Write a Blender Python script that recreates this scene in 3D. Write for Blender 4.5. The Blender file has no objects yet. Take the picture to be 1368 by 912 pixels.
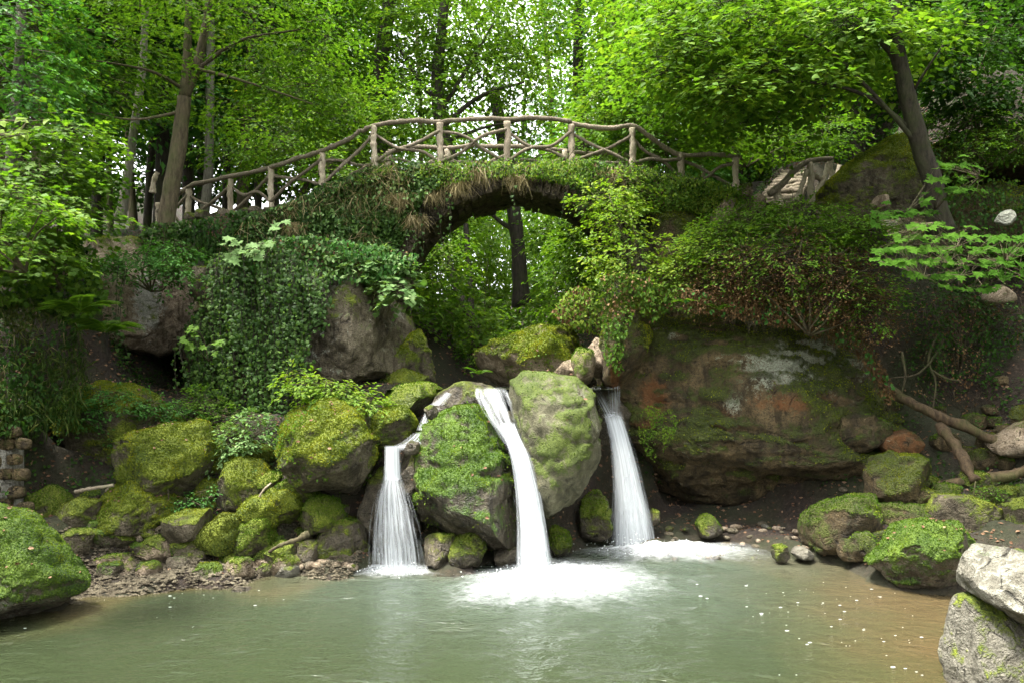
import bpy, bmesh, math, random
import numpy as np
from mathutils import Vector, Matrix

# ------------------------------------------------------------------ camera, sky, sun, exposure
SC = bpy.context.scene
C = SC.collection
FPX, CX, HY, CZ = 1064.0, 684.0, 505.0, 3.0          # focal length in photo pixels, centre, horizon line, eye height

cam_d = bpy.data.cameras.new('camera'); cam = bpy.data.objects.new('camera', cam_d); C.objects.link(cam)
cam_d.sensor_width = 36.0; cam_d.lens = 28.0; cam_d.clip_end = 500.0; cam_d.clip_start = 0.05
cam_d.shift_y = (HY - 456.0) / 1368.0
cam.location = (0, 0, CZ); cam.rotation_euler = (math.pi / 2, 0, 0)
SC.camera = cam

SUN_EL, SUN_AZ = math.radians(72), math.radians(255)    # azimuth of the sun measured clockwise from +Y
world = bpy.data.worlds.new('World'); SC.world = world; world.use_nodes = True
nt = world.node_tree; nt.nodes.clear()
sky = nt.nodes.new('ShaderNodeTexSky'); sky.sky_type = 'NISHITA'; sky.sun_disc = False
sky.sun_elevation = SUN_EL; sky.sun_rotation = SUN_AZ; sky.air_density = 1.0; sky.dust_density = 4.0; sky.ozone_density = 1.0
hs = nt.nodes.new('ShaderNodeHueSaturation'); hs.inputs['Saturation'].default_value = 0.10
bg = nt.nodes.new('ShaderNodeBackground'); bg.inputs['Strength'].default_value = 0.118
wo = nt.nodes.new('ShaderNodeOutputWorld')
nt.links.new(sky.outputs[0], hs.inputs['Color']); nt.links.new(hs.outputs[0], bg.inputs[0]); nt.links.new(bg.outputs[0], wo.inputs[0])

sd = bpy.data.lights.new('sun', 'SUN'); sd.energy = 1.5; sd.angle = math.radians(12); sd.color = (1.0, 0.95, 0.86)
sun = bpy.data.objects.new('sun', sd); C.objects.link(sun); sun.location = (0, 0, 40)
sv = Vector((math.sin(SUN_AZ) * math.cos(SUN_EL), math.cos(SUN_AZ) * math.cos(SUN_EL), math.sin(SUN_EL)))
sun.rotation_euler = sv.to_track_quat('Z', 'Y').to_euler()

SC.view_settings.view_transform = 'Standard'; SC.view_settings.look = 'None'
SC.view_settings.exposure = 3.08; SC.view_settings.gamma = 1.0
SC.render.engine = 'CYCLES'
SC.cycles.use_denoising = True
SC.cycles.max_bounces = 5; SC.cycles.diffuse_bounces = 2; SC.cycles.glossy_bounces = 2
SC.cycles.transmission_bounces = 4; SC.cycles.transparent_max_bounces = 9
SC.cycles.sample_clamp_indirect = 4.0
SC.cycles.use_adaptive_sampling = True; SC.cycles.adaptive_threshold = 0.02

# ------------------------------------------------------------------ helpers
RNG = np.random.default_rng(7)
def W(px, py, Y):
    return np.array([(px - CX) * Y / FPX, Y, CZ + (HY - py) * Y / FPX])

def _hash(ix, iy, iz, seed):
    h = (ix * 374761393 + iy * 668265263 + iz * 2147483647 + seed * 1274126177) & 0xFFFFFFFF
    h = ((h ^ (h >> 13)) * 1274126177) & 0xFFFFFFFF
    h = ((h ^ (h >> 16)) * 2246822519) & 0xFFFFFFFF
    return ((h ^ (h >> 15)) & 0xFFFFFF) / float(0xFFFFFF)
def vnoise(P, seed=0):
    P = np.asarray(P, float); I = np.floor(P).astype(np.int64); F = P - I; F = F * F * (3 - 2 * F)
    out = 0
    for dx in (0, 1):
        for dy in (0, 1):
            for dz in (0, 1):
                w = (F[:, 0] if dx else 1 - F[:, 0]) * (F[:, 1] if dy else 1 - F[:, 1]) * (F[:, 2] if dz else 1 - F[:, 2])
                out = out + w * _hash(I[:, 0] + dx, I[:, 1] + dy, I[:, 2] + dz, seed)
    return out * 2 - 1
def fbm(P, scale, octv=4, seed=0, gain=0.5):
    P = np.asarray(P, float) * scale; a = 1.0; s = 0; n = 0
    for o in range(octv):
        s = s + a * vnoise(P * (2.03 ** o) + 17.3 * o, seed + o); n += a; a *= gain
    return s / n
def sstep(a, b, x):
    t = np.clip((x - a) / (b - a), 0, 1); return t * t * (3 - 2 * t)
def unit(v):
    v = np.asarray(v, float); return v / np.maximum(np.linalg.norm(v, axis=-1, keepdims=True), 1e-9)

def mesh_np(name, V, F, mat=None, smooth=True, attrs=None, uv=None):
    """V (n,3); F (m,k) int array of triangles or quads"""
    V = np.asarray(V, np.float32); F = np.asarray(F, np.int32)
    me = bpy.data.meshes.new(name); k = F.shape[1]
    me.vertices.add(len(V)); me.vertices.foreach_set('co', V.ravel())
    me.loops.add(F.size); me.loops.foreach_set('vertex_index', F.ravel())
    me.polygons.add(len(F)); me.polygons.foreach_set('loop_start', np.arange(0, F.size, k, dtype=np.int32))
    me.polygons.foreach_set('use_smooth', np.full(len(F), smooth, bool))
    if uv is not None:
        l = me.uv_layers.new(name='uv'); l.data.foreach_set('uv', np.asarray(uv, np.float32)[F.ravel()].ravel())
    me.update(calc_edges=True)
    for an, av in (attrs or {}).items():
        a = me.attributes.new(an, 'FLOAT', 'POINT'); a.data.foreach_set('value', np.asarray(av, np.float32))
    if mat: me.materials.append(mat)
    return me
def link(name, me, parent=None, kind=None):
    o = bpy.data.objects.new(name, me); C.objects.link(o)
    if parent: o.parent = parent
    if kind: o['kind'] = kind
    return o
def tag(o, label, cat, group=None, kind=None):
    o['label'] = label
    if cat: o['category'] = cat
    if group: o['group'] = group
    if kind: o['kind'] = kind
    return o
def thing(name, label, cat, loc=(0, 0, 0), group=None):
    o = bpy.data.objects.new(name, None); C.objects.link(o); o.location = loc; o.empty_display_size = 0.2
    return tag(o, label, cat, group)
def part(name, V, F, mat, parent, smooth=True, kind=None, attrs=None, uv=None):
    """V in world coordinates; the parent is an unrotated Empty"""
    off = np.array(parent.location) if parent is not None and parent.type == 'EMPTY' else (np.array(parent.location) if parent is not None else 0)
    if parent is not None and parent.parent is not None: off = np.array(parent.parent.location) + np.array(parent.location)
    return link(name, mesh_np(name, np.asarray(V) - off, F, mat, smooth, attrs, uv), parent, kind)

class MB:
    def __init__(s): s.v = []; s.f = []; s.n = 0
    def add(s, V, F):
        s.v.append(np.asarray(V, float)); s.f.append(np.asarray(F, int) + s.n); s.n += len(V); return s
    def get(s): return np.concatenate(s.v), np.concatenate(s.f)

def smooth_path(pts, n):
    pts = np.asarray(pts, float)
    if len(pts) < 3:
        t = np.linspace(0, 1, n)[:, None]; return pts[0] * (1 - t) + pts[-1] * t
    P = np.vstack([2 * pts[0] - pts[1], pts, 2 * pts[-1] - pts[-2]]); m = len(pts) - 1
    out = []
    for t in np.linspace(0, m - 1e-6, n):
        i = int(t); u = t - i; a, b, c, d = P[i:i + 4]
        out.append(0.5 * (2 * b + (c - a) * u + (2 * a - 5 * b + 4 * c - d) * u * u + (3 * b - a - 3 * c + d) * u ** 3))
    return np.array(out)
def tube(pts, r0, r1=None, sides=8, n=None, rough=0.06, seed=0, radii=None, caps=True, wob=0.0):
    n = n or max(4, len(pts) * 3)
    P = smooth_path(pts, n)
    R = np.interp(np.linspace(0, 1, n), np.linspace(0, 1, len(radii)), radii) if radii is not None else np.linspace(r0, r0 if r1 is None else r1, n)
    T = unit(np.gradient(P, axis=0)); ref = np.array([0, 0, 1.0]) if abs(T[:, 2]).mean() < .8 else np.array([0, 1.0, 0])
    A = unit(np.cross(T, ref)); B = np.cross(T, A)
    if wob: P = P + (A * fbm(P, 1.3, 2, seed + 5)[:, None] + B * fbm(P, 1.3, 2, seed + 9)[:, None]) * wob
    th = np.linspace(0, 2 * np.pi, sides, endpoint=False)
    V = P[:, None, :] + R[:, None, None] * (np.cos(th)[None, :, None] * A[:, None, :] + np.sin(th)[None, :, None] * B[:, None, :])
    Vf = V.reshape(-1, 3)
    d = fbm(Vf / max(R.max(), 1e-3), 0.8, 3, seed) * rough * np.repeat(R, sides) * 2
    Vf = Vf + unit(Vf - np.repeat(P, sides, 0)) * d[:, None]
    i = np.arange(n - 1)[:, None] * sides; j = np.arange(sides)[None, :]; j2 = (j + 1) % sides
    F = np.stack([i + j, i + j2, i + sides + j2, i + sides + j], -1).reshape(-1, 4)
    if caps:
        c0 = len(Vf); Vf = np.vstack([Vf, P[0], P[-1]])
        k = np.arange(sides); k2 = (k + 1) % sides
        F = np.vstack([F, np.stack([k2, k, np.full(sides, c0), np.full(sides, c0)], -1)[:, [0, 1, 2, 3]],
                       np.stack([k + (n - 1) * sides, k2 + (n - 1) * sides, np.full(sides, c0 + 1), np.full(sides, c0 + 1)], -1)])
    return Vf, F
def q2t(F):
    """quads (possibly degenerate) to triangles"""
    F = np.asarray(F)
    a = F[:, [0, 1, 2]]; b = F[:, [0, 2, 3]]; b = b[F[:, 2] != F[:, 3]]
    return np.vstack([a, b])
def tube_t(*a, **k):
    V, F = tube(*a, **k); return V, q2t(F)

# ------------------------------------------------------------------ materials
def nmat(name):
    m = bpy.data.materials.new(name); m.use_nodes = True; t = m.node_tree; t.nodes.clear()
    o = t.nodes.new('ShaderNodeOutputMaterial'); return m, t, o
def N(t, typ, **kw):
    n = t.nodes.new(typ)
    for k, v in kw.items():
        if k.startswith('i_'): n.inputs[k[2:].replace('_', ' ')].default_value = v
        else: setattr(n, k, v)
    return n
def ramp(t, fac, stops, interp='LINEAR'):
    r = t.nodes.new('ShaderNodeValToRGB'); r.color_ramp.interpolation = interp
    e = r.color_ramp.elements
    while len(e) < len(stops): e.new(0.5)
    for k, (p, c) in enumerate(stops):
        e[k].position = p; e[k].color = (c[0], c[1], c[2], 1) if not np.isscalar(c) else (c, c, c, 1)
    t.links.new(fac, r.inputs[0]); return r.outputs[0]
def mixc(t, fac, a, b):
    m = t.nodes.new('ShaderNodeMix'); m.data_type = 'RGBA'
    for s, v in ((0, fac), (6, a), (7, b)):
        if hasattr(v, 'is_output') or hasattr(v, 'links'): t.links.new(v, m.inputs[s])
        else: m.inputs[s].default_value = v if s == 0 else (*v, 1)
    return m.outputs[2]
def noise_n(t, scale, detail=4, rough=0.55, coord='Object', vec=None, dist=0.0):
    n = t.nodes.new('ShaderNodeTexNoise'); n.inputs['Scale'].default_value = scale; n.inputs['Detail'].default_value = detail
    n.inputs['Roughness'].default_value = rough; n.inputs['Distortion'].default_value = dist
    if vec is None:
        g = t.nodes.new('ShaderNodeNewGeometry'); vec = g.outputs['Position']
    t.links.new(vec, n.inputs['Vector']); return n.outputs[0]
def math_n(t, op, a, b=None, c=None, clamp=False):
    m = t.nodes.new('ShaderNodeMath'); m.operation = op; m.use_clamp = clamp
    for i, v in enumerate((a, b, c)):
        if v is None: continue
        if hasattr(v, 'links'): t.links.new(v, m.inputs[i])
        else: m.inputs[i].default_value = v
    return m.outputs[0]
def attr_n(t, name):
    a = t.nodes.new('ShaderNodeAttribute'); a.attribute_name = name; return a.outputs['Fac']

def rock_mat(name, c_dark, c_light, moss_a=(0.020, 0.040, 0.004), moss_b=(0.165, 0.195, 0.018), rough=0.85, lich=(0.34, 0.36, 0.29), rust=(0.17, 0.062, 0.018), bump=1.0, stain=0.75, speck=0.6):
    m, t, o = nmat(name)
    p = N(t, 'ShaderNodeBsdfPrincipled')
    n1 = noise_n(t, 1.5, 4, 0.66, dist=.6); n2 = noise_n(t, 8, 4, 0.7, dist=.4); n3 = noise_n(t, 42, 2.5, 0.65)
    g = t.nodes.new('ShaderNodeNewGeometry'); mp = t.nodes.new('ShaderNodeMapping'); mp.inputs['Scale'].default_value = (3.2, 3.2, .55); t.links.new(g.outputs['Position'], mp.inputs[0])
    st = noise_n(t, 1.6, 3, 0.62, vec=mp.outputs[0], dist=.5)                 # run-off streaks
    cd, cl = np.array(c_dark), np.array(c_light)
    base = ramp(t, math_n(t, 'ADD', math_n(t, 'MULTIPLY', n1, 0.55), math_n(t, 'MULTIPLY', n2, 0.45)), [(0.36, tuple(cd * .6)), (0.47, tuple(cd * .7 + cl * .3)), (0.55, tuple(cd * .35 + cl * .65)), (0.66, c_light)])
    base = mixc(t, math_n(t, 'MULTIPLY', ramp(t, st, [(0.50, 0.0), (0.64, 1.0)]), stain), base, tuple(cd * np.array((.42, .40, .34))))
    base = mixc(t, math_n(t, 'MULTIPLY', ramp(t, n3, [(0.50, 0.0), (0.60, 1.0)]), speck), base, tuple(cd * 0.4))
    vm = t.nodes.new('ShaderNodeTexVoronoi'); vm.feature = 'DISTANCE_TO_EDGE'; vm.inputs['Scale'].default_value = 1.1
    wp = t.nodes.new('ShaderNodeVectorMath'); wp.operation = 'ADD'; nn = t.nodes.new('ShaderNodeTexNoise'); nn.inputs['Scale'].default_value = 1.7; nn.inputs['Detail'].default_value = 2
    t.links.new(g.outputs['Position'], nn.inputs['Vector']); t.links.new(g.outputs['Position'], wp.inputs[0]); t.links.new(nn.outputs['Color'], wp.inputs[1]); t.links.new(wp.outputs[0], vm.inputs['Vector'])
    crack = ramp(t, math_n(t, 'ADD', vm.outputs['Distance'], math_n(t, 'MULTIPLY', math_n(t, 'SUBTRACT', n2, .35), .10)), [(0.0, 1.0), (0.022, 0.0)])
    base = mixc(t, math_n(t, 'MULTIPLY', crack, .75), base, tuple(cd * .25))
    ru = attr_n(t, 'rust'); ruf = ramp(t, math_n(t, 'ADD', ru, math_n(t, 'MULTIPLY', math_n(t, 'SUBTRACT', n2, 0.5), 1.6)), [(0.42, 0.0), (0.8, 1.0)])
    base = mixc(t, math_n(t, 'MULTIPLY', ruf, .65), base, rust)
    li = attr_n(t, 'lichen'); lf = ramp(t, math_n(t, 'ADD', li, math_n(t, 'ADD', math_n(t, 'MULTIPLY', math_n(t, 'SUBTRACT', n2, 0.5), 2.6), math_n(t, 'MULTIPLY', math_n(t, 'SUBTRACT', n3, 0.5), 1.2))), [(0.42, 0.0), (0.80, 1.0)])
    base = mixc(t, math_n(t, 'MULTIPLY', lf, 0.8), base, mixc(t, ramp(t, n3, [(.35, 0.), (.65, 1.)]), tuple(np.array(lich) * 0.4), lich))
    mo = attr_n(t, 'moss')
    mf = ramp(t, math_n(t, 'ADD', math_n(t, 'ADD', mo, math_n(t, 'MULTIPLY', math_n(t, 'SUBTRACT', n2, 0.5), 1.7)), math_n(t, 'MULTIPLY', math_n(t, 'SUBTRACT', n3, 0.5), .5)), [(0.34, 0.0), (0.66, 1.0)])
    ma, mb_ = np.array(moss_a), np.array(moss_b)
    mc = ramp(t, math_n(t, 'ADD', math_n(t, 'MULTIPLY', n1, 0.5), math_n(t, 'MULTIPLY', n3, 0.5)), [(0.36, moss_a), (0.5, tuple(ma * .55 + mb_ * .45)), (0.63, moss_b)])
    col = mixc(t, mf, base, mc)
    t.links.new(col, p.inputs['Base Color'])
    p.inputs['Roughness'].default_value = rough; p.inputs['Specular IOR Level'].default_value = 0.3
    b = N(t, 'ShaderNodeBump', i_Strength=bump, i_Distance=0.09)
    h = math_n(t, 'ADD', math_n(t, 'ADD', n2, math_n(t, 'MULTIPLY', n3, 0.45)), math_n(t, 'MULTIPLY', mf, .25))
    t.links.new(math_n(t, 'SUBTRACT', h, math_n(t, 'MULTIPLY', crack, .9)), b.inputs['Height']); t.links.new(b.outputs[0], p.inputs['Normal'])
    t.links.new(p.outputs[0], o.inputs[0]); return m

def leaf_mat(name, stops, trans=0.42, rough=0.6, tgain=1.5, spec=0.14, ns=0.55, nw=0.42):
    m, t, o = nmat(name)
    g = t.nodes.new('ShaderNodeNewGeometry')
    big = noise_n(t, ns, 1, 0.6)
    fac = math_n(t, 'ADD', math_n(t, 'MULTIPLY', g.outputs['Random Per Island'], 1.04 - nw), math_n(t, 'MULTIPLY', math_n(t, 'SUBTRACT', math_n(t, 'MULTIPLY', big, 1 + nw), nw * .5), nw), clamp=True)
    c = ramp(t, fac, stops)
    p = N(t, 'ShaderNodeBsdfPrincipled'); p.inputs['Roughness'].default_value = rough; p.inputs['Specular IOR Level'].default_value = spec
    t.links.new(c, p.inputs['Base Color'])
    tr = t.nodes.new('ShaderNodeBsdfTranslucent')
    mul = t.nodes.new('ShaderNodeMix'); mul.data_type = 'RGBA'; mul.blend_type = 'MULTIPLY'; mul.inputs[0].default_value = 1
    t.links.new(c, mul.inputs[6]); mul.inputs[7].default_value = (tgain * 1.15, tgain * 1.25, tgain * 0.45, 1); mul.clamp_result = False
    t.links.new(mul.outputs[2], tr.inputs[0])
    mx = t.nodes.new('ShaderNodeMixShader'); mx.inputs[0].default_value = trans
    t.links.new(p.outputs[0], mx.inputs[1]); t.links.new(tr.outputs[0], mx.inputs[2]); t.links.new(mx.outputs[0], o.inputs[0])
    return m

def bark_mat(name, c1, c2, moss=0.3, sc=6.0):
    m, t, o = nmat(name)
    tc = t.nodes.new('ShaderNodeNewGeometry'); mp = t.nodes.new('ShaderNodeMapping'); mp.inputs['Scale'].default_value = (sc, sc, sc * 0.22)
    t.links.new(tc.outputs['Position'], mp.inputs[0])
    n = noise_n(t, 3.0, 6, 0.68, vec=mp.outputs[0]); n2 = noise_n(t, 2.2, 4, 0.6)
    c = ramp(t, n, [(0.32, c1), (0.66, c2)])
    c = mixc(t, math_n(t, 'MULTIPLY', ramp(t, n2, [(0.45, 0.0), (0.62, 1.0)]), moss), c, (0.05, 0.075, 0.014))
    p = N(t, 'ShaderNodeBsdfPrincipled'); p.inputs['Roughness'].default_value = 0.9; p.inputs['Specular IOR Level'].default_value = 0.2
    oi = t.nodes.new('ShaderNodeObjectInfo'); n4 = noise_n(t, 5, 3, .6)
    c = mixc(t, math_n(t, 'MULTIPLY', oi.outputs['Random'], .55), c, tuple(np.array(c1) * .9)); c = mixc(t, math_n(t, 'MULTIPLY', ramp(t, n4, [(.48, 0.), (.66, 1.)]), .55), c, tuple(np.array(c2) * np.array((.55, .6, .5))))
    t.links.new(c, p.inputs['Base Color'])
    b = N(t, 'ShaderNodeBump', i_Strength=0.8, i_Distance=0.03); t.links.new(n, b.inputs['Height']); t.links.new(b.outputs[0], p.inputs['Normal'])
    t.links.new(p.outputs[0], o.inputs[0]); return m

M = {}
M['rock'] = rock_mat('rock_mossy', (0.062, 0.049, 0.029), (0.20, 0.172, 0.115))
M['rock_wet'] = rock_mat('rock_wet', (0.042, 0.034, 0.022), (0.15, 0.127, 0.088), rough=0.42)
M['rock_pale'] = rock_mat('rock_pale', (0.095, 0.087, 0.064), (0.225, 0.212, 0.168), speck=0.3, stain=.6)
M['rock_smooth'] = rock_mat('rock_smooth', (0.055, 0.052, 0.028), (0.15, 0.14, 0.085), moss_a=(0.022, 0.034, 0.005), moss_b=(0.070, 0.092, 0.013), lich=(0.31, 0.30, 0.22), bump=.5, stain=.45, speck=.3)
M['rock_green'] = rock_mat('rock_green_moss', (0.075, 0.060, 0.038), (0.24, 0.21, 0.15), moss_a=(0.016, 0.040, 0.005), moss_b=(0.095, 0.145, 0.014))
M['rock_wetgreen'] = rock_mat('rock_wet_green', (0.038, 0.031, 0.019), (0.135, 0.112, 0.072), moss_a=(0.018, 0.046, 0.005), moss_b=(0.10, 0.165, 0.014), rough=.5)
M['rock_cliff'] = rock_mat('rock_cliff', (0.040, 0.030, 0.015), (0.165, 0.118, 0.055), moss_a=(0.016, 0.024, 0.004), moss_b=(0.070, 0.082, 0.013), lich=(0.40, 0.43, 0.33), rust=(0.17, 0.062, 0.018))
M['rock_tan'] = rock_mat('rock_tan', (0.16, 0.115, 0.07), (0.44, 0.36, 0.26), lich=(0.55, 0.54, 0.48))
M['stone_bridge'] = rock_mat('bridge_stone', (0.042, 0.033, 0.022), (0.15, 0.12, 0.08))
M['leaf_mid'] = leaf_mat('leaf_mid', [(0.0, (0.024, 0.062, 0.007)), (0.5, (0.052, 0.110, 0.011)), (0.95, (0.10, 0.165, 0.017)), (1.0, (0.24, 0.19, 0.02))])
M['leaf_light'] = leaf_mat('leaf_light', [(0.0, (0.038, 0.095, 0.010)), (0.6, (0.085, 0.165, 0.017)), (1.0, (0.165, 0.225, 0.025))], trans=0.40, tgain=1.3)
M['leaf_dark'] = leaf_mat('leaf_dark', [(0.0, (0.010, 0.034, 0.005)), (0.6, (0.026, 0.068, 0.009)), (1.0, (0.05, 0.105, 0.015))], trans=0.3)
M['leaf_cool'] = leaf_mat('leaf_cool', [(0.0, (0.020, 0.075, 0.012)), (0.6, (0.05, 0.14, 0.024)), (1.0, (0.10, 0.20, 0.045))], trans=0.35, spec=0.2)
M['leaf_deep'] = leaf_mat('leaf_deep', [(0.0, (0.014, 0.045, 0.005)), (0.6, (0.034, 0.085, 0.009)), (1.0, (0.065, 0.125, 0.012))], trans=0.3, rough=.85, spec=.03)
M['leaf_pale'] = leaf_mat('leaf_pale', [(0.0, (0.06, 0.13, 0.035)), (0.6, (0.12, 0.20, 0.065)), (1.0, (0.24, 0.31, 0.14))], trans=0.25)
M['leaf_ivy'] = leaf_mat('leaf_ivy', [(0.0, (0.010, 0.028, 0.005)), (0.6, (0.032, 0.074, 0.010)), (0.95, (0.09, 0.15, 0.03)), (1.0, (0.20, 0.13, 0.06))], trans=0.2, rough=0.55, spec=0.16)
M['leaf_yellow'] = leaf_mat('leaf_yellow', [(0.0, (0.045, 0.10, 0.012)), (0.5, (0.10, 0.17, 0.02)), (1.0, (0.20, 0.24, 0.03))], trans=0.4)
M['leaf_brown'] = leaf_mat('leaf_brown', [(0.0, (0.045, 0.024, 0.010)), (0.6, (0.125, 0.070, 0.028)), (1.0, (0.26, 0.17, 0.08))], trans=0.15, tgain=1.0)
M['litter'] = leaf_mat('leaf_litter', [(0.0, (0.05, 0.026, 0.014)), (0.6, (0.16, 0.085, 0.05)), (1.0, (0.34, 0.23, 0.14))], trans=0.05, tgain=1.0)
M['grass_dry'] = leaf_mat('grass_dry', [(0.0, (0.09, 0.075, 0.03)), (0.6, (0.22, 0.18, 0.085)), (1.0, (0.38, 0.33, 0.20))], trans=0.2, tgain=1.0)
M['grass_green'] = leaf_mat('grass_green', [(0.0, (0.014, 0.034, 0.005)), (0.6, (0.042, 0.072, 0.011)), (1.0, (0.13, 0.13, 0.035))], trans=0.3)
M['moss_tuft'] = leaf_mat('moss_tuft', [(0.0, (0.028, 0.055, 0.005)), (0.45, (0.10, 0.135, 0.011)), (0.75, (0.19, 0.205, 0.015)), (1.0, (0.32, 0.31, 0.03))], trans=0.25, rough=0.8, tgain=1.1, spec=0.1, ns=2.6, nw=0.75)
M['moss_olive'] = leaf_mat('moss_olive', [(0.0, (0.030, 0.038, 0.006)), (0.45, (0.075, 0.088, 0.012)), (0.8, (0.13, 0.14, 0.016)), (1.0, (0.24, 0.22, 0.03))], trans=0.25, rough=0.8, tgain=1.1, spec=0.1, ns=2.6, nw=0.75)
M['moss_green'] = leaf_mat('moss_green', [(0.0, (0.018, 0.05, 0.005)), (0.45, (0.060, 0.115, 0.009)), (0.8, (0.12, 0.175, 0.014)), (1.0, (0.22, 0.25, 0.024))], trans=0.25, rough=0.8, tgain=1.1, spec=0.1, ns=2.6, nw=0.75)
M['bark_mid'] = bark_mat('bark_rotten', (0.022, 0.015, 0.009), (0.12, 0.082, 0.048), 0.5)
M['bark'] = bark_mat('bark_brown', (0.036, 0.028, 0.017), (0.14, 0.112, 0.07), 0.5)
M['bark_grey'] = bark_mat('bark_grey', (0.06, 0.056, 0.042), (0.22, 0.20, 0.16), 0.45)
M['bark_dark'] = bark_mat('bark_dark', (0.014, 0.012, 0.009), (0.06, 0.05, 0.036), 0.4)
M['wood'] = bark_mat('weathered_wood', (0.20, 0.155, 0.105), (0.52, 0.45, 0.34), 0.0, 14)
M['wood_dark'] = bark_mat('weathered_wood_brown', (0.080, 0.064, 0.043), (0.27, 0.225, 0.165), 0.08, 14)

def soil_mat():
    m, t, o = nmat('forest_soil')
    p = N(t, 'ShaderNodeBsdfPrincipled', i_Roughness=0.95)
    n1 = noise_n(t, 0.8, 5); n2 = noise_n(t, 14, 5, 0.7); n3 = noise_n(t, 55, 3)
    c = ramp(t, n2, [(0.3, (0.009, 0.006, 0.004)), (0.55, (0.030, 0.020, 0.012)), (0.75, (0.075, 0.050, 0.029))])
    c = mixc(t, math_n(t, 'MULTIPLY', ramp(t, n1, [(0.45, 0.0), (0.6, 1.0)]), 0.6), c, (0.022, 0.032, 0.007))
    t.links.new(c, p.inputs['Base Color'])
    b = N(t, 'ShaderNodeBump', i_Strength=0.9, i_Distance=0.06); t.links.new(math_n(t, 'ADD', n2, math_n(t, 'MULTIPLY', n3, .6)), b.inputs['Height']); t.links.new(b.outputs[0], p.inputs['Normal'])
    t.links.new(p.outputs[0], o.inputs[0]); return m
M['soil'] = soil_mat()

def water_mat():
    m, t, o = nmat('pool_water')
    p = N(t, 'ShaderNodeBsdfPrincipled'); p.inputs['Roughness'].default_value = 0.09; p.inputs['IOR'].default_value = 1.33
    sil = attr_n(t, 'silt'); aer = attr_n(t, 'aerated'); n1 = noise_n(t, 0.7, 4, 0.6)
    f = math_n(t, 'ADD', sil, math_n(t, 'MULTIPLY', math_n(t, 'SUBTRACT', n1, 0.5), 0.9), clamp=True)
    c = ramp(t, f, [(0.1, (0.024, 0.032, 0.015)), (0.55, (0.040, 0.040, 0.017)), (1.0, (0.066, 0.047, 0.021))])
    c = mixc(t, math_n(t, 'MULTIPLY', aer, 0.75), c, (0.07, 0.09, 0.072))
    t.links.new(c, p.inputs['Base Color'])
    g = t.nodes.new('ShaderNodeNewGeometry'); mp = t.nodes.new('ShaderNodeMapping'); mp.inputs['Scale'].default_value = (0.9, 1.35, 1.0); mp.inputs['Rotation'].default_value = (0, 0, 0.3)
    t.links.new(g.outputs['Position'], mp.inputs[0])
    a = noise_n(t, 2.6, 4, 0.55, vec=mp.outputs[0], dist=0.8); b2 = noise_n(t, 9.0, 3, 0.5, vec=mp.outputs[0], dist=0.6)
    b = N(t, 'ShaderNodeBump', i_Distance=0.12)
    st = math_n(t, 'ADD', math_n(t, 'MULTIPLY', ramp(t, n1, [(.35, .25), (.65, 1.)]), .75), math_n(t, 'MULTIPLY', aer, 0.4), clamp=True); t.links.new(st, b.inputs['Strength'])
    t.links.new(math_n(t, 'ADD', a, math_n(t, 'MULTIPLY', b2, 0.35)), b.inputs['Height']); t.links.new(b.outputs[0], p.inputs['Normal'])
    t.links.new(p.outputs[0], o.inputs[0]); return m
M['water'] = water_mat()

def fall_mat(name, across, along, dens, edge=0.5):
    """white falling water; u across the sheet, v along it"""
    m, t, o = nmat(name)
    uv = N(t, 'ShaderNodeUVMap', uv_map='uv'); mp = t.nodes.new('ShaderNodeMapping'); mp.inputs['Scale'].default_value = (across, along, 1)
    t.links.new(uv.outputs[0], mp.inputs[0])
    n = noise_n(t, 1.0, 5, 0.62, vec=mp.outputs[0])
    sx = t.nodes.new('ShaderNodeSeparateXYZ'); t.links.new(uv.outputs[0], sx.inputs[0])
    e = math_n(t, 'MULTIPLY', math_n(t, 'ABSOLUTE', math_n(t, 'SUBTRACT', sx.outputs[0], 0.5)), 2.0)
    e = math_n(t, 'POWER', e, 2.5)
    f = math_n(t, 'SUBTRACT', math_n(t, 'ADD', n, dens - 0.5), math_n(t, 'MULTIPLY', e, edge))
    al = math_n(t, 'MULTIPLY', ramp(t, f, [(0.25, 0.0), (0.72, 1.0)]), attr_n(t, 'onset'))
    d = N(t, 'ShaderNodeBsdfPrincipled'); d.inputs['Base Color'].default_value = (0.60, 0.63, 0.65, 1); d.inputs['Roughness'].default_value = 0.5
    tl = N(t, 'ShaderNodeBsdfTranslucent'); tl.inputs[0].default_value = (0.62, 0.66, 0.68, 1)
    mx = t.nodes.new('ShaderNodeMixShader'); mx.inputs[0].default_value = 0.4; t.links.new(d.outputs[0], mx.inputs[1]); t.links.new(tl.outputs[0], mx.inputs[2])
    tp = t.nodes.new('ShaderNodeBsdfTransparent'); m2 = t.nodes.new('ShaderNodeMixShader')
    t.links.new(al, m2.inputs[0]); t.links.new(tp.outputs[0], m2.inputs[1]); t.links.new(mx.outputs[0], m2.inputs[2]); t.links.new(m2.outputs[0], o.inputs[0])
    return m
M['fall'] = fall_mat('falling_water', 16, 0.6, 0.68)
M['fall_thin'] = fall_mat('thin_falling_water', 26, 1.2, 0.42, 0.35)
M['slide'] = fall_mat('sliding_water', 7, 0.8, 0.46, 0.3)

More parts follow.
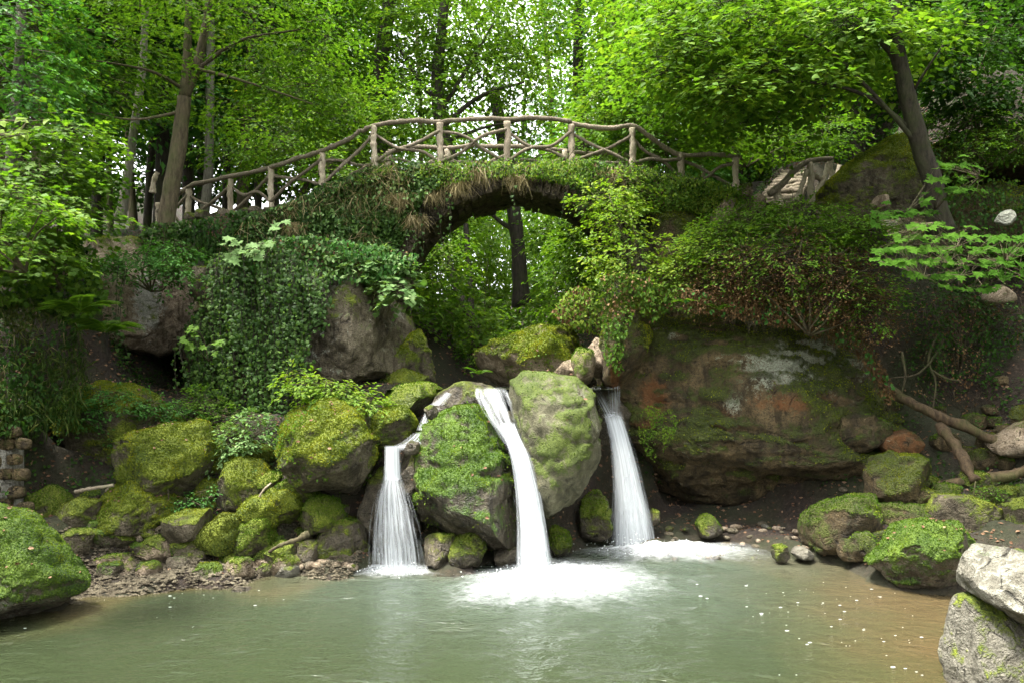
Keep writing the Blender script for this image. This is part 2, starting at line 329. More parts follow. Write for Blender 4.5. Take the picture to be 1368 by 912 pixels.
def foam_mat():
    m, t, o = nmat('foam')
    uv = N(t, 'ShaderNodeUVMap', uv_map='uv'); mp = t.nodes.new('ShaderNodeMapping'); mp.inputs['Scale'].default_value = (26, 1.6, 1)
    t.links.new(uv.outputs[0], mp.inputs[0]); n = noise_n(t, 1.0, 5, 0.65, vec=mp.outputs[0]); n2 = noise_n(t, 11, 5, 0.7)
    sx = t.nodes.new('ShaderNodeSeparateXYZ'); t.links.new(uv.outputs[0], sx.inputs[0])
    r = sx.outputs[1]
    f = math_n(t, 'SUBTRACT', math_n(t, 'ADD', math_n(t, 'MULTIPLY', n, 0.7), math_n(t, 'MULTIPLY', n2, 0.9)), math_n(t, 'MULTIPLY', r, 1.12))
    al = ramp(t, math_n(t, 'ADD', f, 0.0), [(-0.0, 0.0), (0.45, 0.38), (0.85, 1.0)])
    al = math_n(t, 'MULTIPLY', al, ramp(t, r, [(0.35, 1.0), (1.0, 0.0)]))
    d = N(t, 'ShaderNodeBsdfPrincipled'); d.inputs['Base Color'].default_value = (0.66, 0.69, 0.70, 1); d.inputs['Roughness'].default_value = 0.6
    tp = t.nodes.new('ShaderNodeBsdfTransparent'); m2 = t.nodes.new('ShaderNodeMixShader')
    t.links.new(al, m2.inputs[0]); t.links.new(tp.outputs[0], m2.inputs[1]); t.links.new(d.outputs[0], m2.inputs[2]); t.links.new(m2.outputs[0], o.inputs[0])
    return m
M['foam'] = foam_mat()
def plain(name, c, rough=0.5):
    m, t, o = nmat(name); p = N(t, 'ShaderNodeBsdfPrincipled', i_Roughness=rough)
    n = noise_n(t, 12, 4); t.links.new(ramp(t, n, [(0.3, tuple(np.array(c) * 0.75)), (0.7, tuple(np.minimum(np.array(c) * 1.15, 1)))]), p.inputs['Base Color']); t.links.new(p.outputs[0], o.inputs[0]); return m
M['bubble'] = plain('bubble_white', (0.75, 0.78, 0.76), 0.3)
M['mortar'] = rock_mat('pale_mortar', (0.22, 0.21, 0.18), (0.42, 0.40, 0.34))

# ------------------------------------------------------------------ terrain
TP = np.array([
 # pool floor
 (0,4,-.8),(-5,4,-.8),(5,4,-.7),(0,8,-.8),(-3,9,-.8),(3,9,-.7),(0,11,-.7),(-2,11.3,-.5),(1.6,12.3,-.5),(3,12.3,-.35),(-5,8,-.6),(4.2,11,-.25),(-10,5,-.5),(-4.4,10.6,-.35),(5.2,9.5,-.2),
 (4.6,12.6,-.06),(3.6,14.0,-.1),(-3.4,11.7,-.12),(-1.8,12.6,-.2),(0,12.8,-.3),(1.5,13.6,-.2),(4,8,-.3),(0,0,-.8),(-6,0,-.6),(6,0,-.3),
 # left shore and boulder slope
 (-7.2,9.5,-.15),(-6.4,9.2,-.3),(-6.5,10.9,.0),(-8.2,10.2,.4),(-5.4,11.7,.12),(-4.4,12.2,.10),(-3.1,12.6,.08),(-2.4,13.0,.2),(-9,9,1.6),(-8.6,11.0,1.2),
 (-5.7,12.6,.65),(-7.3,12.4,.8),(-6.0,13.2,1.5),(-7.8,13.5,1.7),(-4.2,13.4,1.4),(-3.0,13.9,2.0),(-2.6,14.4,2.3),(-4.5,14.4,2.3),
 (-6.6,15.4,2.6),(-5.6,15.6,2.7),(-7,17,2.7),(-6,17.2,2.7),(-6.6,19,2.8),(-5.6,19,2.9),(-7.4,18.4,2.8),(-6.6,20.6,6.2),(-5.2,20.4,6.1),(-8.9,17.4,5.4),(-9,18.6,6),
 (-8,12.6,2.7),(-8.4,13.4,4.0),(-8.6,14.6,5.3),(-8.8,11.6,3.4),(-9.6,12.6,5.0),(-11,12,6),(-14,12,7),(-20,10,9),(-11,9,4.5),(-16,4,7),
 (-8.6,19.6,6.4),(-6,21.4,6.5),(-4.2,19.8,6.0),(-12,16,6.6),(-10,22,6.9),(-10,30,7.5),(-20,40,10),(-14,26,7.2),(-25,25,10),(-40,30,15),(-35,60,18),
 # stream bed above the falls
 (-1.2,14.1,2.45),(0,14.2,2.4),(1.0,14.9,2.3),(1.9,15.7,2.3),(0,16,2.45),(.9,13.5,0),(1.6,14.3,0),(2.3,14.8,0),(.2,13.4,.2),(-.4,13.3,.2),(-1.2,13.3,.3),(2.4,15.4,.2),(0,18,2.5),(0,22,2.6),(.6,28,2.8),(-.5,36,3.4),(-1.6,17,2.5),(1.6,17,2.5),
 (-2.3,15.8,3.0),(-3,17,4.2),(-3.2,19.5,4.4),(-2.8,22,3.8),(-4,25,5.4),(-4,30,5.6),(2.6,18.6,4.0),(3,21,4.4),(3.6,25,5.2),(4.5,30,6.2),
 # undercut and cliff on the right
 (2.6,15.6,.05),(3.6,15.6,.15),(4.6,14.9,.2),(5.4,13.8,.18),(3.4,16.6,.3),(4.6,16.4,.4),(2.4,16.6,2.2),(3.4,17.7,5.8),(5,17.3,6.3),(6,17,6.3),(4.2,19.5,6.8),(6,20,7.4),(7.5,20.5,8.5),
 (6.5,12.4,.55),(7.8,12.4,.85),(6.2,13.2,.6),(7.8,13.4,1.2),(8.7,15,2.1),(7,15.2,1.6),(9.4,16.2,3.4),(9.5,16.6,4.9),(7.2,16.6,4.2),(9.3,17.2,6.0),(7.4,17.2,6.6),(10.4,18.4,8.2),(11.6,20,10.6),
 (10,14,2.8),(11.5,14.5,5),(13,16,9),(9,12,1.6),(10,10,1.8),(12,8,3),(7.2,10.8,.4),(6.0,10.2,-.15),(6.2,9.2,-.15),(5.4,8.4,-.25),(5.6,7.4,-.2),(7.4,9,.3),(7,7,.8),(9,5,1.5),(14,4,4),
 (20,20,16),(25,35,22),(16,30,16),(10,28,10),(12,40,16),(30,60,26),
 (0,50,5),(-8,50,8),(6,45,8),(0,80,9),(-20,80,16),(20,80,20),(0,112,14),(-70,60,26),(70,60,34),(-70,112,28),(70,112,34),(-60,0,18),(60,0,18),(-60,-20,18),(60,-20,18),(0,-20,0.5),
], float)
def ground_z(X, Y):
    X = np.asarray(X, float); Y = np.asarray(Y, float); sh = X.shape
    q = np.stack([X.ravel(), Y.ravel()], 1); out = np.empty(len(q))
    for s in range(0, len(q), 20000):
        d2 = ((q[s:s + 20000, None, :] - TP[None, :, :2]) ** 2).sum(-1) + 0.02
        w = d2 ** -2.2; out[s:s + 20000] = (w * TP[None, :, 2]).sum(1) / w.sum(1)
    return out.reshape(sh)
gx = np.concatenate([np.linspace(-70, -14, 29)[:-1], np.linspace(-14, 14, 225)[:-1], np.linspace(14, 70, 29)])
gy = np.concatenate([np.linspace(-20, 5, 11)[:-1], np.linspace(5, 24, 153)[:-1], np.linspace(24, 112, 45)])
GX, GY = np.meshgrid(gx, gy); GZ = ground_z(GX, GY)
P3 = np.stack([GX, GY, GZ], -1).reshape(-1, 3)
near = np.exp(-np.maximum(0, (P3[:, 1] - 24)) / 20)
P3[:, 2] += (fbm(P3, 0.9, 4, 3) * 0.22 + fbm(P3, 3.5, 3, 5) * 0.07) * near
nx = len(gx); i = np.arange(len(gy) - 1)[:, None] * nx + np.arange(nx - 1)[None, :]
GF = np.stack([i, i + 1, i + nx + 1, i + nx], -1).reshape(-1, 4)
g = link('ground', mesh_np('ground', P3, GF, M['soil'])); tag(g, 'brown forest soil of the gorge with banks and slopes', None, kind='structure')

# ------------------------------------------------------------------ water
def grid(x0, x1, y0, y1, nx, ny):
    X, Y = np.meshgrid(np.linspace(x0, x1, nx), np.linspace(y0, y1, ny)); i = np.arange(ny - 1)[:, None] * nx + np.arange(nx - 1)[None, :]
    return X, Y, np.stack([i, i + 1, i + nx + 1, i + nx], -1).reshape(-1, 4)
FALLS = [(-1.90, 12.75), (0.42, 12.25), (2.20, 14.15)]
X, Y, F = grid(-16, 9, -6, 17, 161, 141)
P = np.stack([X, Y, np.zeros_like(X)], -1).reshape(-1, 3)
P[:, 2] = fbm(P * np.array([.8, 1.5, 1]), 1.6, 3, 21) * 0.012
depth = -ground_z(P[:, 0], P[:, 1])
silt = .8 * (1 - sstep(0.05, 0.38, depth)) ; silt = np.maximum(silt, 0.9 * sstep(2.2, 5.0, P[:, 0] + 0.12 * (10 - P[:, 1])))
aer = np.zeros(len(P))
for (fx, fy), rr in zip(FALLS, (1.3, 2.6, 2.6)):
    d = np.hypot((P[:, 0] - fx) / 1.3, P[:, 1] - fy); aer = np.maximum(aer, np.exp(-(d / rr) ** 2))
P[:, 2] += aer * fbm(P, 3.0, 3, 8) * 0.06
o = link('pool_water', mesh_np('pool_water', P, F, M['water'], attrs={'silt': silt, 'aerated': aer})); tag(o, 'murky green pool below the falls', None, kind='structure')
X, Y, F = grid(-2.4, 2.0, 14.3, 34, 40, 90)
P = np.stack([X, Y, np.full_like(X, 2.80)], -1).reshape(-1, 3); P[:, 2] += fbm(P, 2, 2, 4) * 0.01
o = link('stream_water', mesh_np('stream_water', P, F, M['water'], attrs={'silt': np.full(len(P), .4), 'aerated': np.full(len(P), .2)})); tag(o, 'shallow stream running under the bridge', None, kind='structure')

# ------------------------------------------------------------------ leaves
def fan(pts, lift):
    """leaf outline in (x,y), fold heights -> vertices and fan triangles around a midrib point"""
    V = np.array([(x, y, z) for (x, y), z in zip(pts, lift)], float); return V
TPL = {}
TPL['simple'] = (np.array([(0, 0, 0), (.30, .48, .07), (0, 1, -.10), (-.30, .48, .07)], float), np.array([(0, 1, 2), (0, 2, 3)]))
TPL['oval'] = (np.array([(0, 0, 0), (.30, .3, .07), (.27, .68, .05), (0, 1, -.10), (-.27, .68, .05), (-.30, .3, .07)], float), np.array([(0, 1, 2), (0, 2, 3), (0, 3, 4), (0, 4, 5)]))
mp_ = [(0, 0), (.30, -.10), (.36, .13), (.68, .30), (.38, .44), (.42, .72), (.18, .68), (0, 1.05), (-.18, .68), (-.42, .72), (-.38, .44), (-.68, .30), (-.36, .13), (-.30, -.10)]
TPL['maple'] = (np.array([(0, .42, -.03)] + [(x, y, .10 * abs(x) - .18 * y * y * .5) for x, y in mp_], float), np.array([(0, k + 1, (k + 1) % 14 + 1) for k in range(14)]))
iv_ = [(0, 0), (.32, -.05), (.52, .22), (.30, .55), (0, 1.0), (-.30, .55), (-.52, .22), (-.32, -.05)]
TPL['ivy'] = (np.array([(0, .3, .05)] + [(x, y, -.06 * abs(x) - .1 * y * y) for x, y in iv_], float), np.array([(0, k + 1, (k + 1) % 8 + 1) for k in range(8)]))
TPL['ivy4'] = (np.array([(0, 0, 0), (.48, .22, .04), (0, 1.0, -.08), (-.48, .22, .04)], float), np.array([(0, 1, 2), (0, 2, 3)]))
TPL['blade'] = (np.array([(-.022, 0, 0), (.022, 0, 0), (.0, 1, .14)], float), np.array([(0, 1, 2)]))
TPL['blade_w'] = (np.array([(-.035, 0, 0), (.035, 0, 0), (.03, .55, .06), (.0, 1, .0)], float), np.array([(0, 1, 2), (0, 2, 3)]))
TPL['leaflet'] = (np.array([(0, 0, 0), (.13, .35, .02), (0, 1, -.08), (-.13, .35, .02)], float), np.array([(0, 1, 2), (0, 2, 3)]))
TPL['tuft'] = (np.array([(-.42, 0, 0), (.42, 0, 0), (.2, 1, .3), (-.25, .8, -.2)], float), np.array([(0, 1, 2), (0, 2, 3)]))

def leaves_vf(pos, nrm, axis, size, tpl):
    """instances of a leaf template: axis = direction of the leaf tip, nrm = upper side"""
    TV, TF = TPL[tpl]
    pos = np.asarray(pos, float); A = unit(axis); Nn = np.asarray(nrm, float); S = unit(np.cross(A, Nn)); U = np.cross(S, A)
    size = np.broadcast_to(np.asarray(size, float), (len(pos),))[:, None, None]
    V = pos[:, None, :] + size * (TV[None, :, 0, None] * S[:, None, :] + TV[None, :, 1, None] * A[:, None, :] + TV[None, :, 2, None] * U[:, None, :])
    F = TF[None] + (np.arange(len(pos)) * len(TV))[:, None, None]
    return V.reshape(-1, 3), F.reshape(-1, 3)
def rnd_dir(n, rng):
    return unit(rng.normal(size=(n, 3)))
def inpoly(px, py, poly):
    poly = np.asarray(poly, float); ins = np.zeros(len(px), bool); x1, y1 = poly[-1]
    for x2, y2 in poly:
        c = ((y1 > py) != (y2 > py)) & (px < (x2 - x1) * (py - y1) / (y2 - y1 + 1e-12) + x1); ins ^= c; x1, y1 = x2, y2
    return ins


def sample_poly(poly, n, rng, dens=None):
    poly = np.asarray(poly, float); lo, hi = poly.min(0), poly.max(0); out = np.zeros((0, 2))
    while len(out) < n:
        q = rng.uniform(lo, hi, (n * 2, 2)); q = q[inpoly(q[:, 0], q[:, 1], poly)]
        if dens is not None: q = q[rng.random(len(q)) < dens(q)]
        out = np.vstack([out, q])
    return out[:n]
# ------------------------------------------------------------------ rocks
_ico = {}
def ico(sub):
    if sub not in _ico:
        bm = bmesh.new(); bmesh.ops.create_icosphere(bm, subdivisions=sub, radius=1.0)
        bm.verts.ensure_lookup_table()
        _ico[sub] = (np.array([v.co[:] for v in bm.verts]), np.array([[v.index for v in f.verts] for f in bm.faces])); bm.free()
    return _ico[sub]
def box_outline(x0, y0, x1, y1, rng, sq=0.62):
    th = np.linspace(0, 2 * np.pi, 22, endpoint=False) + rng.uniform(-.1, .1, 22)
    c, s = np.cos(th), np.sin(th)
    rx = np.sign(c) * abs(c) ** sq; ry = np.sign(s) * abs(s) ** sq
    k = 1 - 0.16 * rng.random(22)
    return np.stack([(x0 + x1) / 2 + rx * k * (x1 - x0) / 2 * 1.04, (y0 + y1) / 2 + ry * k * (y1 - y0) / 2 * 1.04], 1)
def mesh_normals(V, F):
    fn = np.cross(V[F[:, 1]] - V[F[:, 0]], V[F[:, 2]] - V[F[:, 0]]); vn = np.zeros_like(V)
    for k in range(3): np.add.at(vn, F[:, k], fn)
    return unit(vn), fn
def scatter_on(V, F, n, rng, weight=None):
    fn = np.cross(V[F[:, 1]] - V[F[:, 0]], V[F[:, 2]] - V[F[:, 0]]); a = np.linalg.norm(fn, axis=1)
    w = a if weight is None else a * weight[F].mean(1)
    if w.sum() <= 0: return np.zeros((0, 3)), np.zeros((0, 3)), np.zeros(0, int)
    idx = rng.choice(len(F), n, p=w / w.sum()); u, v = rng.random(n), rng.random(n); f = u + v > 1; u[f] = 1 - u[f]; v[f] = 1 - v[f]
    p = V[F[idx, 0]] * (1 - u - v)[:, None] + V[F[idx, 1]] * u[:, None] + V[F[idx, 2]] * v[:, None]
    return p, unit(fn[idx]), idx
ROCKS = {}
_seed = [100]
def rock(label, ol, Y, depth, moss=0.5, mat='rock', rough=0.05, sub=5, name='boulder', cat='boulder', lean=0.0, group=None, tuft='moss_tuft', td=1.0, p=0.55, q=0.8, cuts=10, marks=None, seed=None, key=None, parent=None, strata=0.0):
    _seed[0] += 1; sd_ = seed or _seed[0]; rng = np.random.default_rng(sd_)
    if np.isscalar(ol[0]): ol = box_outline(*ol, rng)
    ol = np.asarray(ol, float); lo, hi = ol.min(0), ol.max(0); cpx = (lo + hi) / 2
    c = W(cpx[0], cpx[1], Y); k = Y / FPX
    xz = np.stack([(ol[:, 0] - cpx[0]) * k, (cpx[1] - ol[:, 1]) * k], 1)
    d = np.concatenate([np.linspace(xz[i], xz[(i + 1) % len(xz)], 12, endpoint=False) for i in range(len(xz))])
    an = np.arctan2(d[:, 1], d[:, 0]); rr = np.hypot(d[:, 0], d[:, 1]); s = np.argsort(an)
    D, F = ico(sub); th = np.arctan2(D[:, 2], D[:, 0]); cphi = np.hypot(D[:, 0], D[:, 2])
    r = np.interp(th, an[s], rr[s], period=2 * np.pi)
    rad = r * cphi ** p
    V = np.stack([rad * np.cos(th), depth * np.sign(D[:, 1]) * abs(D[:, 1]) ** q, rad * np.sin(th)], 1)
    size = float(np.sqrt((hi[0] - lo[0]) * (hi[1] - lo[1])) * k)
    for _ in range(cuts):                                                    # flat broken faces, mostly on the front and top
        n = rng.normal(size=3); n[1] = -abs(n[1]) * 1.3; n[2] = n[2] * 0.8 + .25; n /= np.linalg.norm(n)
        dd = V @ n; h = np.quantile(dd, rng.uniform(.83, .95)); e = dd > h
        V[e] -= n * ((dd[e] - h) * 0.9)[:, None]
    V[:, 1] += lean * V[:, 2]
    wp = V + c
    dirn = unit(V / np.array([1, max(depth / max(size, .01) * 2, .3), 1]))
    big = fbm(wp / max(size, .25), 1.6, 3, sd_); fine = fbm(wp, 4.0, 4, sd_ + 3, 0.6)
    rid = 1 - abs(fbm(wp / max(size, .3), 2.4, 3, sd_ + 11)) * 2
    V = V + dirn * (size * rough * (1.1 * big + 0.5 * rid) + 0.055 * min(size, 1.2) * fine)[:, None]
    V = V + dirn * ((.10 * fbm(wp, 1.25, 4, sd_ + 21, .6) - .035 * np.maximum(0, abs(fbm(wp * np.array([1, 1, 2.2]), .8, 3, sd_ + 25)) * -6 + 1)) * min(size, 2.0) * .8)[:, None]
    if strata:
        sb = fbm(wp * np.array([.35, .35, 1.5]), 1.0, 4, sd_ + 31, .55); V = V + dirn * (strata * (np.floor(sb * 5) / 5 * .8 + sb * .5))[:, None]
    vn, _ = mesh_normals(V, F)
    mo = 0.5 + 0.75 * (vn[:, 2] - 0.2) + 0.85 * fbm(wp, 1.6, 4, sd_ + 7) + (moss - 0.5) * 1.6
    mo = np.clip(mo, 0, 1) if moss > 0.01 else np.zeros(len(V))
    V = V + vn * (sstep(.45, .75, mo) * (.045 * np.maximum(0, fbm(wp, 5.5, 2, sd_ + 41) + .15) + .018) * min(1, size))[:, None]
    att = {'moss': mo}
    if marks: att.update({kk: fn_(wp, vn) for kk, fn_ in marks.items()})
    base = c + np.array([0, 0, V[:, 2].min()])
    o = link(name, mesh_np(name, V + c - base, F, M[mat], True, att)); o.location = base
    if label: tag(o, label, cat, group)
    if parent: o.parent = parent; o.location = base - np.array(parent.location)
    if td > 0 and moss > 0.2:
        wv = sstep(0.55, 0.85, mo) * (vn[:, 1] < 0.5); area = size * size * 2.2
        frac = float((wv > .3).mean()); n = int(min(22000, area * 4600 * td * frac))
        if n > 20:
            pp, pn, _ = scatter_on(V + c - base, F, n, rng, wv)
            ax = unit(pn + rnd_dir(n, rng) * 0.75 + np.array([0, 0, .1])); sz = (0.010 + 0.017 * rng.random(n)) * (Y / 12.5)
            TV, TF_ = leaves_vf(pp - pn * .004, rnd_dir(n, rng), ax, sz, 'tuft')
            if tuft == 'moss_tuft' and (group or size < 1.0): tuft = ('moss_tuft', 'moss_olive', 'moss_green', 'moss_tuft')[sd_ % 4]
            link('moss', mesh_np('moss', TV, TF_, M[tuft]), o, 'stuff')
    if key: ROCKS[key] = (o, V + c, F, vn)
    return o

# the boulders of the falls
def pale_top(a, b):
    return lambda w, n: sstep(a, b, n[:, 2] + 0.5 * fbm(w, 2.3, 3, 77)) * 0.75
rock('big pale-topped boulder between the middle and the tallest waterfall', [(682,512),(700,503),(738,500),(772,508),(795,528),(803,572),(797,612),(778,645),(755,672),(728,690),(706,660),(698,604),(686,560)], 13.5, 1.0, 0.46, 'rock_smooth', 0.025, 6, td=.12, tuft='moss_green', key='R1', p=.7, q=.95, cuts=0, lean=.15, marks={'lichen': lambda w, n: sstep(.1, .6, n[:, 2] + .35 * n[:, 0] + .4 * fbm(w, 2.3, 3, 77)) * .62})  # pale tint over faces turned up and to the right
rock('rounded mossy boulder between the low split waterfall and the middle waterfall', [(556,590),(575,565),(605,550),(635,548),(660,563),(673,598),(681,640),(692,690),(684,722),(650,735),(605,722),(568,695),(552,645)], 12.95, 0.95, 0.56, 'rock_wetgreen', 0.04, 6, td=.7, tuft='moss_green', key='R2')
rock('large bright mossy boulder left of the low split waterfall', [(369,580),(383,545),(414,527),(448,538),(482,556),(508,588),(510,628),(498,668),(450,668),(405,655),(378,630)], 12.85, 1.0, 0.70, 'rock', 0.07, 6, td=1.4, key='R3')
rock('small yellow-green mossy block above the low split waterfall', [(497,560),(512,545),(540,540),(560,548),(560,570),(548,594),(515,597),(500,585)], 13.3, 0.45, 0.8, 'rock', 0.05, 5, td=1.2)
rock('flat mossy slab at the lip behind the low waterfall', [(508,528),(530,516),(565,513),(592,518),(588,540),(560,552),(520,552)], 14.3, 0.8, 0.6, 'rock_wet', 0.05, 5, td=.5, tuft='moss_green')
rock('wet brown slab the middle waterfall slides over', [(566,560),(585,530),(605,516),(645,513),(684,514),(690,560),(690,600),(640,600),(590,590)], 14.0, 0.75, 0.12, 'rock_wet', 0.04, 5, td=0, lean=.35)
rock('brown pebbly rock beside the low waterfall', [(530,600),(552,590),(566,620),(564,668),(545,690),(532,660)], 13.1, 0.35, 0.25, 'rock_wet', 0.09, 5, td=.2)
rock('dark rock under the low waterfall', [(500,620),(530,612),(548,640),(560,690),(565,745),(540,760),(500,760),(482,735),(487,690)], 13.15, 0.42, 0.25, 'rock_wet', 0.08, 5, td=.3, tuft='moss_green')
rock('low ochre mossy boulder under the arch beside the stream', [(630,500),(640,470),(662,458),(700,450),(740,438),(775,424),(806,436),(806,500),(760,520),(640,520)], 16.6, 1.1, 0.62, 'rock_tan', 0.06, 6, td=.9, key='R7')
rock('upright green block beside the tallest waterfall lip', [(764,470),(778,461),(790,465),(794,490),(792,514),(770,516),(765,495)], 15.0, 0.4, 0.6, 'rock_tan', 0.05, 4, td=.7)
rock('pale tan upright stone wedged against the cliff', [(782,465),(796,450),(806,455),(806,505),(790,508),(784,490)], 15.4, 0.4, 0.15, 'rock_tan', 0.05, 4, td=0)
rock('pale wedge stone behind the big pale-topped boulder', [(736,502),(752,484),(766,478),(770,500),(768,512),(742,512)], 15.2, 0.35, 0.12, 'rock_tan', 0.05, 4, td=0)
rock('dark mossy rock in the shadow behind the tallest waterfall', [(772,690),(780,660),(798,652),(814,668),(818,712),(800,728),(778,722)], 14.3, 0.4, 0.55, 'rock_wet', 0.06, 5, td=.5, tuft='moss_green')
rock('mossy wedge behind the foot of the middle waterfall', [(734,712),(745,698),(758,712),(768,735),(740,740),(730,730)], 13.4, 0.3, 0.6, 'rock_wet', 0.06, 4, td=.5, tuft='moss_green')
rock('knobbly grey-green stone between the low and middle waterfalls', (566,716,612,754), 12.55, 0.35, 0.35, 'rock_wet', 0.1, 5, td=.3, tuft='moss_green')
rock('green creased stone right of the low waterfall foot', (600,718,650,756), 12.5, 0.35, 0.5, 'rock_wet', 0.1, 5, td=.5, tuft='moss_green')
rock('flat wet stone beside the middle waterfall foot', (660,730,698,756), 12.75, 0.3, 0.1, 'rock_wet', 0.05, 4, td=0)
rock('mossy three-cornered stone under the cliff overhang', [(932,705),(938,686),(950,688),(964,708),(965,718),(936,716)], 14.6, 0.3, 0.6, 'rock_wet', 0.05, 4, td=.4, tuft='moss_green')
rock('small mossy stone right of the tallest waterfall foot', (866,678,882,704), 14.6, 0.2, 0.5, 'rock_wet', 0.05, 4, td=.3, tuft='moss_green')

# the cliff block on the right
def lich_cliff(w, n):
    px = CX + FPX * w[:, 0] / w[:, 1]; py = HY - FPX * (w[:, 2] - CZ) / w[:, 1]
    a = 1.35 - 0.9 * np.hypot((px - 1075) / 88, (py - 478) / 48); b = 0.9 - np.hypot((px - 980) / 26, (py - 535) / 40); c2 = .9 - np.hypot((px - 1150) / 30, (py - 545) / 30)
    d2 = .75 - np.hypot((px - 930) / 60, (py - 590) / 30); e2 = .8 - np.hypot((px - 880) / 40, (py - 440) / 40)
    return np.clip(np.maximum.reduce([a * 1.05, b * .9, c2 * .9, d2 * .9, e2 * .9]), 0, 1)
def rust_cliff(w, n):
    px = CX + FPX * w[:, 0] / w[:, 1]; py = HY - FPX * (w[:, 2] - CZ) / w[:, 1]
    a = 1.1 - np.hypot((px - 868) / 30, (py - 540) / 60); b = .95 - np.hypot((px - 1060) / 120, (py - 535) / 35); c2 = .8 - np.hypot((px - 960) / 120, (py - 560) / 60); d2 = 1.1 - np.hypot((px - 822) / 14, (py - 500) / 30)
    return np.clip(np.maximum.reduce([a * 1.1, b * 1.1, c2 * .9, d2 * 1.2]), 0, 1)
rock('huge brown undercut cliff block with grey lichen patch beside the tallest waterfall', [(806,520),(808,470),(816,420),(850,394),(900,386),(960,390),(1050,400),(1105,425),(1150,455),(1182,515),(1196,560),(1186,600),(1168,640),(1120,672),(1050,688),(960,682),(900,668),(858,642),(836,610),(826,560)], 16.3, 2.0, 0.54, 'rock_cliff', 0.035, 7, name='cliff_rock', cat='cliff', td=.25, key='R9', p=.5, q=.8, cuts=8, marks={'lichen': lich_cliff, 'rust': rust_cliff}, seed=9, strata=.38)
rock('mossy pillar at the left edge of the cliff block', [(806,505),(806,440),(812,395),(830,372),(856,380),(866,420),(858,470),(846,515),(820,520)], 15.2, 0.7, 0.55, 'rock_cliff', 0.06, 6, name='rock_pillar', cat='rock', td=.8, marks={'rust': rust_cliff})
rock('brown block bulging from the right foot of the cliff', [(1100,578),(1120,556),(1155,552),(1184,565),(1186,592),(1160,606),(1120,604)], 14.6, 0.7, 0.4, 'rock_cliff', 0.06, 5, td=.3)
rock('square dark mossy block at the cliff foot', [(1160,635),(1168,611),(1195,607),(1232,610),(1242,640),(1236,664),(1190,672),(1164,662)], 13.5, 0.5, 0.5, 'rock_cliff', 0.04, 5, td=.7, cuts=3)
rock('rusty broken stone above the square dark block', (1178,572,1228,612), 14.3, 0.45, 0.2, 'rock_cliff', 0.09, 5, td=0, marks={'rust': lambda w, n: np.full(len(w), .7)})
# right shore
G2 = 'mossy stones piled on the right shore'
rock('long mossy slab sloping down to the water on the right shore', [(1056,712),(1075,692),(1110,673),(1150,664),(1188,668),(1198,690),(1172,716),(1140,732),(1090,738),(1060,734)], 13.0, 0.6, 0.55, 'rock_cliff', 0.05, 5, td=.6, tuft='moss_green')
rock('flat-topped slab with a white scratch next to the long sloping slab', [(1165,690),(1185,675),(1220,672),(1255,672),(1260,700),(1240,722),(1180,722)], 12.9, 0.55, 0.5, 'rock_cliff', 0.04, 5, td=.5)
rock('brown wedge slab above the round green boulder on the right shore', [(1250,685),(1262,664),(1290,664),(1330,682),(1345,700),(1340,725),(1290,728),(1255,715)], 12.5, 0.6, 0.38, 'rock', 0.04, 5, td=.5)
rock('round bright green boulder standing in the shallows', [(1166,758),(1188,738),(1214,706),(1240,696),(1264,706),(1288,704),(1313,728),(1308,762),(1292,792),(1240,790),(1190,776)], 11.35, 0.75, 0.66, 'rock_green', 0.05, 6, td=.9, tuft='moss_green', key='R15')
rock('small olive stone at the edge of the shallows', (1122,718,1148,750), 12.5, 0.22, 0.55, 'rock_cliff', .07, 4, td=.6)
rock('knobbly olive stone beside the green boulder', (1140,712,1176,752), 12.3, 0.28, 0.5, 'rock_cliff', .1, 4, td=.6)
rock('dark stone with a yellow leaf wedged under the flat slab', (1160,708,1196,738), 12.5, 0.3, 0.45, 'rock_cliff', .06, 4, td=.4)
rock('low mossy stone on top of the flat slab', (1192,652,1254,678), 13.3, 0.4, 0.55, 'rock_cliff', .05, 4, td=.8)
rock('ochre stone end against the square dark block', (1216,640,1252,658), 13.6, 0.3, 0.4, 'rock_cliff', .06, 4, td=.5)
rock('round dark stone behind the brown wedge slab', (1248,646,1284,672), 13.2, 0.3, 0.5, 'rock_cliff', .06, 4, td=.6)
rock('long dark mossy rock under the fallen logs', (1275,642,1362,672), 13.4, 0.4, 0.55, 'rock_cliff', .05, 5, td=.7)
rock('stone capped with leafy weeds below the fallen logs', (1296,652,1346,690), 12.9, 0.35, 0.5, 'rock_cliff', .06, 4, td=.6)
rock('pale brown stone by the picture edge above the grey blocks', (1344,672,1400,722), 12.2, 0.45, 0.3, 'rock', .06, 5, td=.3)
rock('mossy stone half hidden behind the pale brown stone', (1352,648,1400,684), 12.9, 0.4, 0.5, 'rock_cliff', .06, 4, td=.5)
rock('small dark stone lying in the shallow water', (1032,726,1056,750), 12.9, 0.16, 0.5, 'rock_wet', .06, 4, td=.4, tuft='moss_green')
rock('pale grey stone awash in the shallow water', (1058,730,1088,746), 13.0, 0.18, 0.0, 'rock_pale', .06, 4, td=0)
rock('tan angular rock at the end of the fallen log', [(1325,592),(1350,575),(1380,560),(1400,600),(1370,612),(1340,606)], 13.6, 0.4, 0.1, 'rock_tan', .05, 4, td=0)
